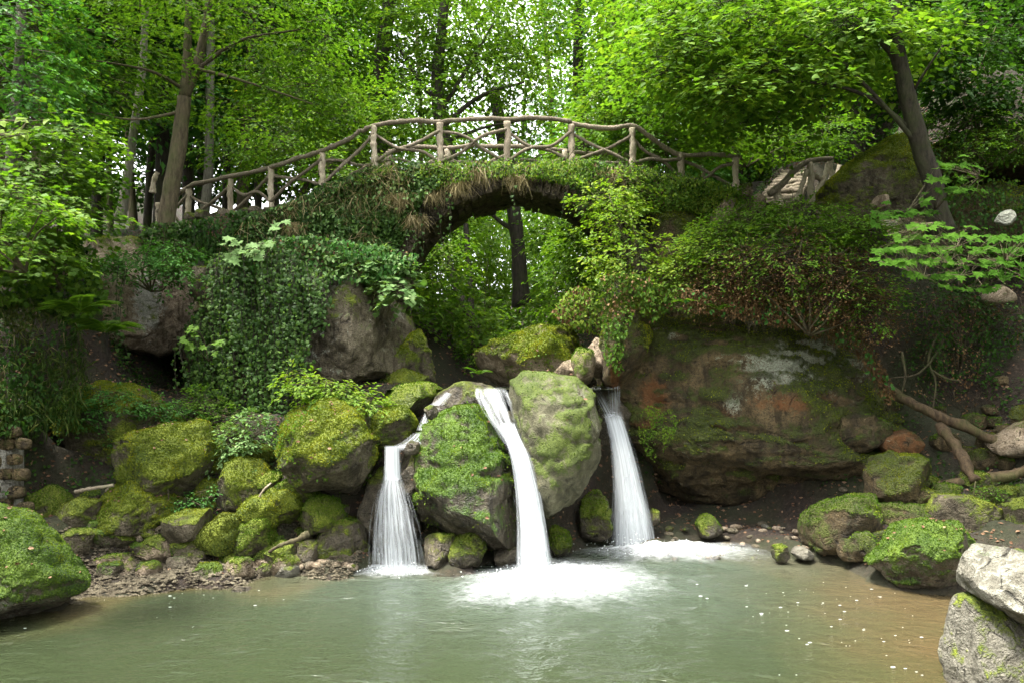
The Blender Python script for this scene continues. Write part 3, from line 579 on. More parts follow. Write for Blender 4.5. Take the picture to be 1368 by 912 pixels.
# grey blocks in the right foreground
pale_upper = {'lichen': lambda w, n: sstep(.2, .9, n[:, 2] + .4 * fbm(w, 3, 3, 5)) * .45}  # tints the upward faces of the block paler
rock('pale grey angular block lying on top of another grey block', [(1302,775),(1310,748),(1328,731),(1352,732),(1376,740),(1430,748),(1450,800),(1430,858),(1372,828),(1336,808),(1308,797)], 7.6, 0.65, 0.06, 'rock_pale', 0.035, 6, name='stone_block', cat='rock', td=0, cuts=9, marks=pale_upper)
rock('tall grey block with a mossy crack under the pale angular block', [(1284,880),(1292,835),(1304,804),(1334,808),(1372,828),(1440,856),(1460,960),(1440,1040),(1300,1040),(1286,960)], 7.5, 0.7, 0.28, 'rock_pale', 0.035, 6, name='stone_block', cat='rock', td=.3, cuts=9, tuft='moss_tuft')
# left foreground and shore
rock('big smooth bright green boulder at the left pool edge', [(-85,735),(-45,692),(-8,682),(16,694),(48,732),(76,764),(96,784),(90,798),(45,822),(-12,842),(-75,850)], 9.9, 0.8, 0.76, 'rock_green', 0.04, 6, td=1.1, tuft='moss_green', key='R22', marks={'lichen': lambda w, n: sstep(.55, .1, n[:, 2]) * .35})
rock('broad mossy mound topped with weeds below the cave', [(58,580),(70,545),(95,522),(135,512),(180,520),(215,545),(240,575),(225,605),(180,625),(120,615),(75,605)], 13.9, 0.9, 0.7, 'rock', 0.06, 6, td=1.1, key='R23')
rock('square yellow-mossed boulder below the weedy mound', [(150,605),(172,584),(225,570),(266,567),(277,588),(270,628),(252,658),(215,672),(178,655),(154,630)], 13.0, 0.75, 0.66, 'rock', 0.05, 6, td=1.1, key='R24', cuts=4)
rock('mossy pointed boulder in front of the square yellow-mossed boulder', [(123,705),(130,672),(150,648),(184,640),(206,655),(231,673),(224,698),(190,718),(150,732),(126,724)], 12.45, 0.65, 0.68, 'rock', 0.06, 6, td=1.2, key='R25')
rock('dark green tilted stone beside the masonry wall', [(35,685),(42,662),(62,652),(84,668),(86,690),(62,704),(40,700)], 12.4, 0.4, 0.6, 'rock', 0.05, 5, td=.9, tuft='moss_green')
rock('olive stone between the tilted stone and the pointed boulder', [(74,700),(84,674),(105,666),(128,672),(128,700),(105,718),(80,716)], 12.2, 0.4, 0.5, 'rock', 0.05, 5, td=.7)
rock('small stones hump at the foot of the olive stone', (78,704,128,740), 11.9, 0.35, 0.4, 'rock', 0.09, 5, td=.5)
rock('round grey-green boulder in the middle of the left bank', [(286,645),(296,624),(320,615),(345,620),(360,640),(356,668),(330,684),(300,680),(288,665)], 13.1, 0.5, 0.62, 'rock', 0.05, 5, td=.8, marks={'lichen': lambda w, n: np.full(len(w), .30)})
rock('flat mossy slab with a bare grey corner on the left bank', [(194,712),(210,696),(245,684),(280,682),(282,705),(262,718),(225,724),(196,722)], 12.3, 0.45, 0.5, 'rock', 0.05, 5, td=.7)
for i_, (bx, yy, dd, lab) in enumerate([
    ((268,688,318,742), 12.35, .4, 'mossy ledge block beside the flat slab'), ((312,690,368,742), 12.45, .4, 'mossy step stone in the middle of the shore'),
    ((318,664,372,706), 12.75, .4, 'lumpy moss-covered rock above the step stone'), ((352,655,402,700), 12.85, .4, 'bright moss hummock beneath the large bright boulder'),
    ((398,664,458,712), 12.95, .4, 'emerald green rock in the shade of the large bright boulder'), ((340,628,378,665), 13.2, .35, 'sloping olive rock beside a bare stick'),
    ((268,600,330,640), 13.6, .45, 'mossy rock under the pale trailing plant'), ((262,640,292,690), 13.1, .3, 'narrow mossy rock beside the round grey-green boulder'),
    ((300,585,370,630), 13.9, .5, 'moss-covered rock behind the round grey-green boulder'), ((370,640,420,672), 13.0, .35, 'dark mossy rock tucked under the large bright boulder')]):
    rock(lab, bx, yy, dd, 0.78 if 'emerald' not in lab else .7, 'rock', 0.1, 5, td=1.3, tuft='moss_green' if 'emerald' in lab else 'moss_tuft')
for i_, (bx, yy, dd, mo, mt, lab) in enumerate([
    ((414,694,492,754), 12.85, .45, .5, 'rock_wet', 'large green-brown rock at the waterline left of the low waterfall'), ((398,722,428,762), 12.5, .3, .4, 'rock_wet', 'wet dark stone beside the green-brown waterline rock'),
    ((354,724,404,764), 12.4, .32, .45, 'rock', 'wedge stone propping the driftwood'), ((366,754,400,772), 12.15, .2, .05, 'rock_pale', 'smooth grey stone at the waterline'),
    ((262,752,328,782), 12.1, .3, .3, 'rock', 'low rounded stone breaking the waterline on the left shore'), ((128,738,192,776), 11.9, .35, .45, 'rock_tan', 'flat sandy slab at the waterline'),
    ((288,736,332,758), 12.3, .25, .7, 'rock', 'small moss cushion stone at the shore'), ((300,784,340,798), 11.3, .15, .0, 'rock_wet', 'stone just breaking the pool surface'),
    ((318,750,344,768), 12.2, .15, .0, 'rock_tan', 'orange-brown stone at the waterline'), ((180,716,232,752), 12.15, .3, .45, 'rock_tan', 'sandy flat stone on the left shore'),
    ((226,722,276,756), 12.2, .3, .4, 'rock', 'grey-green shore stone among the pebbles'), ((230,752,268,778), 12.0, .22, .1, 'rock', 'brown stone flush with the shore')]):
    rock(lab, bx, yy, dd, mo, mt, 0.06, 5 if bx[2] - bx[0] > 45 else 4, name='shore_stone', cat='stone', td=.5, tuft='moss_green')
# pebbles on the left shore
rng = np.random.default_rng(5)
def pebble_mesh(seed, mat):
    r = np.random.default_rng(seed); D, F = ico(2); V = D * np.array([1, .8, .6]); V = V * (1 + .25 * fbm(V, 1.3, 3, seed))[:, None]
    return mesh_np('pebble', V, F, M[mat], True, {'moss': np.full(len(V), r.choice([0, 0, .5]))})
PEB = [pebble_mesh(60 + k, ('rock_tan', 'rock', 'rock_pale', 'rock_tan', 'rock')[k % 5]) for k in range(10)]
for k in range(260):
    px = rng.uniform(110, 470); py = rng.uniform(722, 768) if px < 330 else rng.uniform(736, 764)
    Yp = 3.0 * FPX / (py - HY) if py > 760 else np.interp(py, [720, 760], [12.75, 12.25]); Xp = (px - CX) * Yp / FPX; s = rng.uniform(.035, .11)
    o = link('pebble', PEB[k % 10]); o.location = (Xp, Yp, max(float(ground_z(Xp, Yp)), -.02) + s * .45); o.scale = (s * rng.uniform(.8, 1.4), s, s); o.rotation_euler = (rng.uniform(-.4, .4), rng.uniform(-.4, .4), rng.uniform(0, 6))
    tag(o, 'small loose pebble on the left shore of the pool', 'pebble', 'pebbles on the left shore')
for k in range(60):
    px = rng.uniform(880, 1160); py = rng.uniform(698, 736); Yp = rng.uniform(13.2, 15.2); Xp = (px - CX) * Yp / FPX; s = rng.uniform(.03, .10)
    o = link('pebble', PEB[k % 10]); o.location = (Xp, Yp, max(float(ground_z(Xp, Yp)), -.02) + s * .4); o.scale = (s * 1.3, s, s); o.rotation_euler = (0, 0, rng.uniform(0, 6))
    tag(o, 'small loose pebble on the gravel under the cliff overhang', 'pebble', 'pebbles under the overhang')

def ray_ground(px, py):
    Ys = np.linspace(10.0, 22, 400); X_ = (px - CX) * Ys / FPX; Z_ = CZ + (HY - py) * Ys / FPX; hit = np.nonzero(Z_ <= ground_z(X_, Ys))[0]
    return float(Ys[hit[0]]) if len(hit) else 16.0
def filler(poly, n, ymap, lab, grp, mt, seed0, sizes=(16, 40), moss=(.35, .8)):
    rg = np.random.default_rng(seed0); q = sample_poly(poly, n, rg)
    for k, (px, py) in enumerate(q):
        w_ = rg.uniform(*sizes); h_ = w_ * rg.uniform(.5, .8); Yk = ray_ground(px, py + h_ * .25)
        rock(lab, (px - w_ / 2, py - h_ / 2, px + w_ / 2, py + h_ / 2), Yk, w_ * Yk / FPX * .45, rg.uniform(*moss), mt[k % len(mt)], .09, 4 if w_ > 22 else 3, name='small_stone', cat='stone', group=grp, td=.6, tuft='moss_green' if k % 3 == 0 else 'moss_tuft', seed=seed0 * 10 + k)
filler([(110,600),(300,560),(380,620),(470,690),(470,740),(330,748),(130,738),(90,690)], 46, ([560, 600, 640, 690, 745], [14.0, 13.6, 13.1, 12.6, 12.2]), 'small mossy stone filling a gap between the left bank boulders', 'small stones between the left bank boulders', ('rock', 'rock_green', 'rock'), 41)
filler([(130,728),(300,722),(470,722),(465,752),(330,764),(140,768)], 26, ([720, 768], [12.7, 12.05]), 'flat pale shore stone among the pebbles of the left shore', 'flat stones on the left shore', ('rock_tan', 'rock', 'rock_green'), 47, (18, 44), (.1, .6))
filler([(1190,640),(1368,630),(1380,690),(1260,690),(1190,680)], 14, ([630, 690], [13.6, 12.7]), 'small dark stone between the piled slabs of the right shore', 'small stones on the right shore', ('rock_cliff', 'rock'), 43)
filler([(1200,560),(1368,480),(1380,620),(1230,640)], 16, ([480, 560, 640], [15.6, 14.6, 13.7]), 'dark stone lying in the hollow under the roots on the right', 'stones in the right hollow', ('rock_cliff',), 45, (20, 46), (.15, .5))
rg = np.random.default_rng(77); OC = np.array([(1, 0, 0), (-1, 0, 0), (0, 1, 0), (0, -1, 0), (0, 0, 1), (0, 0, -1)], float); OF = np.array([(0, 2, 4), (2, 1, 4), (1, 3, 4), (3, 0, 4), (2, 0, 5), (1, 2, 5), (3, 1, 5), (0, 3, 5)])
q = np.vstack([np.stack([rg.uniform(-7, -2.4, 16000), rg.uniform(10.6, 13.4, 16000)], 1), np.stack([rg.uniform(2.4, 7.4, 12000), rg.uniform(10, 16, 12000)], 1)]); gz = ground_z(q[:, 0], q[:, 1]); kp = (gz > -.12) & (gz < .7); q, gz = q[kp][:5200], gz[kp][:5200]
mb = MB(); gz = gz + .02 + fbm(np.c_[q, gz], .9, 4, 3) * .22
for (x_, y_), z_ in zip(q, gz):
    s_ = rg.uniform(.012, .042); mb.add(OC * s_ * rg.uniform(.6, 1.2, (6, 1)) * np.array([1.3, 1, .7]) + np.array([x_, y_, z_]), OF)
V, F = mb.get(); o = link('gravel', mesh_np('gravel', V, F, M['rock'], False, {'moss': np.zeros(len(V))})); tag(o, 'loose brown gravel along the shores of the pool', 'gravel', kind='stuff')
# rocks around the bridge and cave
rock('great grey boulder half covered by ivy left of the arch', [(398,470),(402,410),(436,376),(480,372),(528,392),(550,425),(546,462),(528,494),(480,512),(430,510),(404,500)], 16.0, 1.4, 0.3, 'rock', 0.05, 6, td=.3, key='R37', marks={'lichen': lambda w, n: sstep(-.1, .6, n[:, 2] - .2 * n[:, 0]) * .62})
rock('mossy brown boulder beside the stream under the great grey boulder', [(520,512),(526,470),(545,432),(562,440),(578,480),(584,515),(560,528),(524,526)], 16.4, 0.6, 0.45, 'rock', 0.07, 5, td=.6)
rock('dark rock at the stream edge below the great grey boulder', [(500,520),(510,498),(540,495),(575,505),(572,528),(510,532)], 15.9, 0.5, 0.4, 'rock_wet', 0.07, 5, td=.3)
rock('hidden dark rock wall behind the ivy curtain', [(250,560),(256,430),(275,350),(330,325),(400,330),(440,360),(440,480),(420,560),(330,600)], 16.6, 1.2, 0.35, 'rock_cliff', 0.06, 6, td=.2, name='rock_wall', cat='rock', p=.4)
rock('cave roof rock with white mineral stain', [(100,440),(110,385),(140,345),(175,328),(220,332),(252,365),(262,425),(250,462),(200,474),(140,470)], 17.1, 2.1, 0.25, 'rock_tan', 0.05, 6, name='cave_rock', cat='rock', td=.4, key='R39', marks={'lichen': lambda w, n: np.clip(1.2 - np.hypot((CX + FPX * w[:, 0] / w[:, 1] - 195) / 24, (HY - FPX * (w[:, 2] - CZ) / w[:, 1] - 405) / 48), 0, 1.2) * 1.2})
for i_, (bx, lab) in enumerate([((253,392,294,420), 'bottom stone of the small stack above the cave'), ((250,374,290,398), 'middle stone of the small stack above the cave'), ((256,356,292,378), 'top stone of the small stack above the cave'), ((262,415,292,440), 'tan stone at the foot of the small stack')]):
    rock(lab, bx, 15.6, .35, .35, 'rock_tan' if i_ in (0, 3) else 'rock', .06, 4, name='stacked_stone', cat='stone', td=.5)
for i_ in range(16):
    rr = np.random.default_rng(300 + i_); x0 = 246 + (i_ % 8) * 15 + rr.uniform(-4, 4); y0 = 283 + (i_ // 8) * 22 + rr.uniform(-5, 5) + (i_ % 8) * -1.0
    rock('rough wall stone below the left end of the railing', (x0, y0, x0 + rr.uniform(13, 24), y0 + rr.uniform(11, 17)), 17.6 + .3 * (i_ // 8), .3, .3, 'rock', .07, 3, name='wall_stone', cat='stone', td=0, group='rough stones below the left railing')
rock('sloping mossy boulder beside the log stairs', [(1080,282),(1105,250),(1145,216),(1183,190),(1212,194),(1226,240),(1224,285),(1150,295)], 15.6, 0.9, 0.66, 'rock', 0.06, 6, td=.9, marks={'lichen': lambda w, n: np.full(len(w), .22)})
rock('tan chip of rock on the sloping mossy boulder', [(1164,272),(1175,261),(1190,262),(1193,274),(1176,278)], 14.7, 0.18, 0, 'rock_tan', .05, 3, td=0, name='loose_stone', cat='stone')
rock('pale cream stone lying on the dark right slope', [(1330,296),(1338,283),(1352,279),(1362,285),(1358,298),(1342,302)], 15.2, 0.16, 0, 'rock_pale', .05, 4, td=0, name='loose_stone', cat='stone', marks={'lichen': lambda w, n: np.full(len(w), 1.0)})
rock('tan squared block among weeds on the right slope', [(1308,402),(1316,386),(1345,378),(1362,382),(1360,400),(1320,410)], 15.4, 0.3, .05, 'rock_tan', .03, 4, td=0, name='loose_stone', cat='stone', cuts=4)
rock('upper mossy ledge of the right slope', [(1222,235),(1240,198),(1290,180),(1360,170),(1450,165),(1450,232),(1360,236),(1280,232)], 17.2, 1.2, .6, 'rock_cliff', .06, 6, td=.8, name='rock_ledge', cat='rock')
rock('lower dark ledge of the right slope', [(1200,310),(1222,270),(1280,258),(1370,252),(1450,250),(1450,330),(1340,345),(1240,335)], 16.9, 1.2, .45, 'rock_cliff', .06, 6, td=.4, name='rock_ledge', cat='rock')
rock('dark rock wall under the roots on the right', [(1190,560),(1190,440),(1230,400),(1320,390),(1460,380),(1460,600),(1340,600),(1230,590)], 17.2, 1.0, .3, 'rock_cliff', .07, 6, td=.15, name='rock_wall', cat='rock', p=.4)
rock('pale leaning stone at the right end of the bridge', [(940,298),(955,282),(972,262),(988,268),(985,285),(960,300)], 16.6, .3, .15, 'rock_tan', .05, 4, td=.2, name='bridge_end_stone', cat='stone')
rock('upright grey stone at the foot of the log stairs', (985,246,1006,266), 17.2, .25, .2, 'rock_tan', .05, 4, td=0, name='bridge_end_stone', cat='stone')
rock('small pale stone against the log stairs', (1004,258,1022,280), 17.0, .25, .15, 'rock_tan', .05, 4, td=0, name='bridge_end_stone', cat='stone')
rock('brown abutment rock under the right end of the bridge', [(840,330),(850,285),(900,265),(960,268),(1000,280),(1010,330),(980,380),(900,390),(850,380)], 17.6, 1.0, .5, 'rock_cliff', .06, 6, td=.6, name='abutment_rock', cat='rock')
rock('wet ledge under the lip of the tallest waterfall', [(780,540),(786,520),(800,517),(836,517),(840,560),(830,600),(800,590)], 15.6, 0.6, 0.15, 'rock_wet', 0.05, 5, td=0, name='ledge_rock', cat='rock')

# ------------------------------------------------------------------ stone bridge
def deck_z(X):
    return np.interp(X, [-8.5, -7.2, -6.3, -5.2, -4.05, -2.94, -1.5, 0.2, 2.6, 3.6, 4.8, 6.2], [6.45, 6.5, 6.55, 6.72, 7.0, 7.32, 7.46, 7.5, 7.44, 7.32, 6.98, 6.6])
BX, BZ, BR = 0.12, 4.42, 2.62
bridge = thing('stone_bridge', 'old mossy stone arch bridge spanning the gorge above the waterfalls', 'bridge', (BX, 18.0, 4.0))
xs = np.unique(np.concatenate([np.linspace(-6.6, 6.2, 56), BX + BR * np.cos(np.linspace(0, np.pi, 41)) * .999]))
top = deck_z(xs) - 0.05; arch = np.where(abs(xs - BX) < BR, BZ + np.sqrt(np.maximum(0, (BR + .1) ** 2 - (xs - BX) ** 2)), 2.2)
arch = np.minimum(arch, top - .06)
ys = [17.08, 17.5, 18.5, 18.92]; V = []; 
for y in ys: V += [np.stack([xs, np.full_like(xs, y), top + .06 * fbm(np.stack([xs, xs * 0 + y, xs * 0], 1), 2, 3, 3)], 1)]
V += [np.stack([xs, np.full_like(xs, 17.08), arch], 1), np.stack([xs, np.full_like(xs, 18.92), arch], 1)]
n = len(xs); V = np.concatenate(V); i = np.arange(n - 1); F = []
q4 = lambda a, b: np.stack([a * n + i, a * n + i + 1, b * n + i + 1, b * n + i], 1)
F = np.concatenate([q4(0, 1), q4(1, 2), q4(2, 3), q4(4, 0), q4(3, 5), q4(5, 4)])
part('bridge_body', V, F, M['stone_bridge'], bridge, False, attrs={'moss': np.full(len(V), .35)})
# arch stones: four rows through the depth of the arch, 29 round the ring
bm = bmesh.new(); bmesh.ops.create_cube(bm, size=1.0); bmesh.ops.bevel(bm, geom=bm.edges[:], offset=.07, segments=1, affect='EDGES')
SM = []
for k in range(6):
    b2 = bm.copy(); r = np.random.default_rng(k)
    for v in b2.verts: v.co += Vector(r.uniform(-.1, .1, 3))
    me = bpy.data.meshes.new('arch_stone'); b2.to_mesh(me); b2.free(); me.materials.append(M['stone_bridge']); SM.append(me)
    a = me.attributes.new('moss', 'FLOAT', 'POINT'); a.data.foreach_set('value', np.full(len(me.vertices), .12 * (k % 3), np.float32))
rng = np.random.default_rng(44); ang = np.linspace(math.radians(4), math.radians(176), 46)
for a in ang:
    for row, (y0, y1) in enumerate([(16.98, 17.5), (17.5, 18.0), (18.0, 18.5), (18.5, 19.0)]):
        o = link('arch_stone', SM[rng.integers(6)], bridge); rr = BR + .14 + rng.uniform(-.03, .04)
        o.location = (rr * math.cos(a), (y0 + y1) / 2 - 18 + rng.uniform(-.06, .03), BZ - 4 + rr * math.sin(a))
        o.rotation_euler = (0, math.pi / 2 - a + rng.uniform(-.05, .05), 0)
        o.scale = (BR * math.radians(172) / 46 * rng.uniform(.98, 1.12), (y1 - y0) * .96, rng.uniform(.26, .46))

# ------------------------------------------------------------------ railings
def log(name, p0, p1, r, parent, mat='wood', bend=0.03, seed=0, r1=None, mid=None):
    p0, p1 = np.array(p0, float), np.array(p1, float); rg = np.random.default_rng(seed)
    pts = [p0] + ([np.array(m_, float) for m_ in mid] if mid else [p0 * .66 + p1 * .34 + rg.normal(size=3) * bend, p0 * .33 + p1 * .67 + rg.normal(size=3) * bend]) + [p1]
    V, F = tube(pts, r, r1, 11, max(16, 7 * len(pts)), 0.26, seed); return part(name, V, F, M[mat], parent)
RP = [(211, 20.0, 272, 312), (252, 19.4, 252, 305), (308, 18.6, 241, 293), (362, 17.8, 226, 277), (431, 17.3, 206, 254), (500, 17.0, 170, 226), (588, 17.0, 166, 226), (677, 17.0, 164, 226), (763, 17.0, 168, 224), (845, 17.0, 173, 226), (910, 17.2, 208, 240), (983, 17.0, 213, 254)]
def railing(name, label, dy, lo, hi):
    t = thing(name, label, 'railing', (0, 17 + dy, 6.5))
    tops, bots = [], []
    for k, (px, Yp, yt, yb) in enumerate(RP):
        a, b = W(px, yt, Yp), W(px, yb + 6, Yp); a[1] += dy; b[1] += dy; tops.append(a); bots.append(b)
    for k in range(lo, hi): log('post', bots[k], tops[k] + np.array([0, 0, .02]), .066, t, 'wood', .012, 500 + k + int(dy * 7), .07)
    rp = [(211, 286, 20), (252, 253, 19.4), (308, 240, 18.6), (362, 225, 17.8), (400, 214, 17.5), (431, 205, 17.3), (465, 190, 17.1), (482, 177, 17), (500, 169, 17), (545, 163, 17), (588, 164, 17), (632, 161, 17), (677, 162, 17), (720, 162, 17), (763, 167, 17), (810, 173, 17), (845, 171, 17), (870, 186, 17.1), (910, 209, 17.2), (950, 209, 17.1), (989, 212, 17)]
    rw = np.array([W(*r) for r in rp]); rw[:, 1] += dy; rw[:, 2] += .03
    xl, xh = tops[lo][0] - .1, tops[hi - 1][0] + .12
    rw = rw[(rw[:, 0] >= xl) & (rw[:, 0] <= xh)]
    cutp = [0, len(rw) // 3, 2 * len(rw) // 3, len(rw) - 1]
    for s in range(3):
        seg = rw[cutp[s]:cutp[s + 1] + 1].copy()
        V, F = tube(seg, .052, .047, 11, len(seg) * 9, .28, 40 + s + int(dy), wob=.06); part('top_rail', V, F, M['wood_dark'], t)
    for k in range(lo, hi - 1):
        A0, A1 = tops[k] * .86 + bots[k] * .14, tops[k + 1] * .86 + bots[k + 1] * .14; B0, B1 = tops[k] * .22 + bots[k] * .78, tops[k + 1] * .22 + bots[k + 1] * .78
        f = np.array([0, -.045, 0])
        log('brace', B0 + f, A1 + f, .036, t, 'wood_dark', .06, 600 + k * 3 + int(dy * 9), .036)
        log('brace', A0 - f, B1 - f, .034, t, 'wood_dark', .06, 601 + k * 3 + int(dy * 9), .034)
        if lo < k < 9 and k > 3: log('lower_rail', tops[k] * .25 + bots[k] * .75 + np.array([0, .05, 0]), tops[k + 1] * .25 + bots[k + 1] * .75 + np.array([0, .05, 0]), .035, t, 'wood_dark', .04, 640 + k)
    return t
railing('log_railing', 'long rustic log railing with crossed braces along the front edge of the bridge', 0, 0, 12)
railing('log_railing', 'rustic log railing on the far side of the bridge deck behind the front railing', 1.95, 5, 11)
# short railing beside the stairs
t = thing('log_railing', 'short dark log railing beside the log stairs', 'railing', tuple(W(1075, 270, 17.0)))
V, F = tube([W(1028, 259, 16.6), W(1045, 246, 16.8), W(1062, 228, 17.0), W(1080, 216, 17.3), W(1112, 212, 17.8)], .075, .055, 9, 22, .16, 3); part('top_rail', V, F, M['wood_dark'], t)
for k, (a, b, nm) in enumerate([((1082, 218, 17.3), (1083, 272, 17.2), 'post'), ((1110, 212, 17.8), (1112, 252, 17.8), 'post'), ((1040, 250, 16.8), (1042, 276, 16.7), 'post'), ((1078, 228, 17.2), (1064, 268, 17.0), 'brace'), ((1106, 220, 17.7), (1086, 272, 17.3), 'brace'), ((1083, 232, 17.3), (1112, 250, 17.8), 'brace'), ((1122, 222, 18), (1112, 252, 17.8), 'brace')]):
    log(nm, W(*b), W(*a), .07 if nm == 'post' else .05, t, 'wood', .015, 700 + k)
# log stairs
t = thing('log_stairs', 'rustic stairs of split logs climbing the slope at the right end of the bridge', 'stairs', tuple(W(1040, 275, 17.4)))
p0, p1 = W(1036, 274, 17.4), W(1066, 229, 20.0); dv = (p1 - p0); lat = unit(np.array([dv[1], -dv[0], 0]))
for k in range(13):
    c = p0 + dv * k / 12; w = .52 - .012 * k
    log('step_log', c - lat * w, c + lat * w, .075, t, 'wood_dark', .02, 720 + k)
V = np.concatenate([[p0 - lat * .5 + [0, 0, -.1], p0 + lat * .5 + [0, 0, -.1], p1 + lat * .4 + [0, 0, -.1], p1 - lat * .4 + [0, 0, -.1]], [p0 - lat * .5 + [0, 0, -1.6], p0 + lat * .5 + [0, 0, -1.6], p1 + lat * .4 + [0, 0, -1.6], p1 - lat * .4 + [0, 0, -1.6]]])
part('earth_ramp', V, np.array([(0, 1, 2, 3), (0, 4, 5, 1), (1, 5, 6, 2), (2, 6, 7, 3), (3, 7, 4, 0)]), M['soil'], t, False)

# ------------------------------------------------------------------ masonry wall on the left
t = thing('masonry_wall', 'low wall of dark stones set in pale mortar at the left bank', 'wall', tuple(W(-10, 690, 11.6)))
def jbox(c, s, seed, j=.12, rnd=.18):
    r = np.random.default_rng(seed); D, F = ico(3); V = np.sign(D) * abs(D) ** (rnd * 2.4); V = V * np.array(s) * .5; V = V * (1 + j * fbm(V * 6, .8, 3, seed))[:, None]; return V + np.array(c), F
V, F = jbox(W(-20, 630, 11.95), (1.05, .5, 1.5), 3, .1, .2); part('mortar', V, F, M['mortar'], t, attrs={'moss': np.full(len(V), .12)})
k = 0
for row in range(6):
    for col in range(4):
        rr = np.random.default_rng(900 + k); px = -52 + col * 24 + (row % 2) * 11 + rr.uniform(-3, 3); py = 575 + row * 20 + rr.uniform(-3, 3)
        V, F = jbox(W(px, py, 11.765), (.235, .16, .18), 910 + k, .3, .26); part('stone', V, F, M['rock_cliff'], t, attrs={'moss': np.full(len(V), .3)}); k += 1

# ------------------------------------------------------------------ waterfalls
FADE = {}
def sheet(path, nu=13, nv=60, bulge=.6, dy=0.0, wscale=1.0, seed=0, fl=.02):
    P = np.array([W(px, py, Y) for px, py, Y, hw in path]); hw = np.array([h * Y / FPX for px, py, Y, h in path]) * wscale
    S = smooth_path(np.c_[P, hw], nv); u = np.linspace(-1, 1, nu)
    X = S[:, None, 0] + u[None] * S[:, None, 3]; Z = np.repeat(S[:, None, 2], nu, 1)
    Yy = S[:, None, 1] + dy - np.sqrt(np.maximum(0, 1 - (u[None] * .98) ** 2)) * S[:, None, 3] * bulge
    V = np.stack([X, Yy, Z], -1).reshape(-1, 3); V[:, 1] += fbm(V * np.array([4, 1, .5]), 2.2, 2, seed) * fl
    L = np.concatenate([[0], np.cumsum(np.linalg.norm(np.diff(S[:, :3], axis=0), axis=1))])
    uv = np.stack([np.repeat((u[None] + 1) / 2, nv, 0), np.repeat(L[:, None], nu, 1) + seed * 3.7], -1).reshape(-1, 2)
    i = np.arange(nv - 1)[:, None] * nu + np.arange(nu - 1)[None]; F = np.stack([i, i + 1, i + nu + 1, i + nu], -1).reshape(-1, 4)
    return V, F, uv
def waterfall(label, base, sheets):
    t = thing('waterfall', label, 'waterfall', base)
    for nm, path, kw, mt in sheets:
        V, F, uv = sheet(path, **kw); nv_ = len(V) // kw.get('nu', 13); tt = np.repeat(np.linspace(0, 1, nv_), kw.get('nu', 13)); part(nm, V, F, M[mt], t, uv=uv, attrs={'onset': sstep(0, .10, tt)})
    return t
f1 = [(524, 594, 12.75, 11), (524, 610, 12.72, 11), (524, 640, 12.66, 13)]; f1b = [(524, 632, 12.66, 13), (525, 656, 12.62, 26), (528, 695, 12.58, 38), (531, 730, 12.55, 43), (533, 764, 12.52, 46)]
waterfall('low waterfall splitting over a dark rock into a wide white fan', (-1.9, 12.7, 0), [
    ('top_jet', f1, dict(seed=1), 'fall'), ('top_jet', f1, dict(seed=2, dy=.06), 'fall'),
    ('water_fan', f1b, dict(seed=3, nu=21), 'fall_thin'), ('water_fan', f1b, dict(seed=4, dy=.07, wscale=.9, nu=21), 'fall_thin'), ('water_fan', [(a, b, c, h * .55) for a, b, c, h in f1b], dict(seed=5, dy=-.03), 'fall_thin'),
    ('feeder', [(604, 520, 14.0, 6), (594, 530, 13.7, 9), (582, 541, 13.45, 12)], dict(seed=6, bulge=.1), 'fall_thin'),
    ('feeder', [(580, 543, 13.4, 13), (571, 556, 13.2, 8), (564, 574, 13.05, 9)], dict(seed=7, bulge=.15), 'fall_thin'),
    ('feeder', [(564, 576, 13.0, 12), (552, 590, 12.9, 20), (536, 597, 12.82, 22), (524, 602, 12.78, 12)], dict(seed=8, bulge=.1), 'fall_thin')])
rock('small dark stone splitting the little cascade above the low waterfall', (566,542,586,560), 13.15, .15, .3, 'rock_wet', .07, 4, td=.3, tuft='moss_green', name='cascade_stone', cat='stone')
rock('wet stone at the top edge of the low waterfall', (540,588,562,608), 12.75, .15, .15, 'rock_wet', .07, 4, td=0, name='cascade_stone', cat='stone')
f2 = [(676, 562, 13.1, 13), (684, 582, 12.95, 13), (695, 610, 12.7, 15), (704, 650, 12.6, 18), (710, 700, 12.5, 22), (714, 762, 12.42, 28)]
waterfall('slanting white middle waterfall pouring between the two big boulders', (.4, 12.3, 0), [
    ('slide', [(654, 516, 13.9, 22), (658, 530, 13.55, 27), (668, 555, 13.2, 24), (680, 580, 13.02, 17), (688, 592, 12.95, 15)], dict(seed=11, bulge=.25, nu=17), 'slide'),
    ('jet', f2, dict(seed=12), 'fall'), ('jet', f2, dict(seed=13, dy=.06, wscale=.86), 'fall'), ('jet', [(a, b, c, h * 1.15) for a, b, c, h in f2], dict(seed=14, dy=.03), 'fall_thin')])
f3 = [(817, 548, 14.75, 14), (826, 580, 14.6, 16), (834, 620, 14.5, 19), (840, 660, 14.45, 24), (844, 700, 14.4, 29), (846, 738, 14.38, 33)]
waterfall('tallest white waterfall beside the brown cliff block', (2.2, 14.2, 0), [
    ('side_curtain', [(819, 514, 15.2, 13), (820, 524, 15.0, 13), (821, 560, 14.9, 12), (824, 590, 14.85, 9)], dict(seed=21, bulge=.3), 'fall_thin'),
    ('slide', [(792, 515, 15.2, 12), (800, 528, 14.95, 11), (812, 550, 14.8, 12), (820, 566, 14.7, 12)], dict(seed=22, bulge=.4), 'fall_thin'),
    ('jet', f3, dict(seed=23), 'fall'), ('jet', f3, dict(seed=24, dy=.07, wscale=.85), 'fall'), ('jet', [(a, b, c, h * 1.13) for a, b, c, h in f3], dict(seed=25, dy=.03), 'fall_thin')])
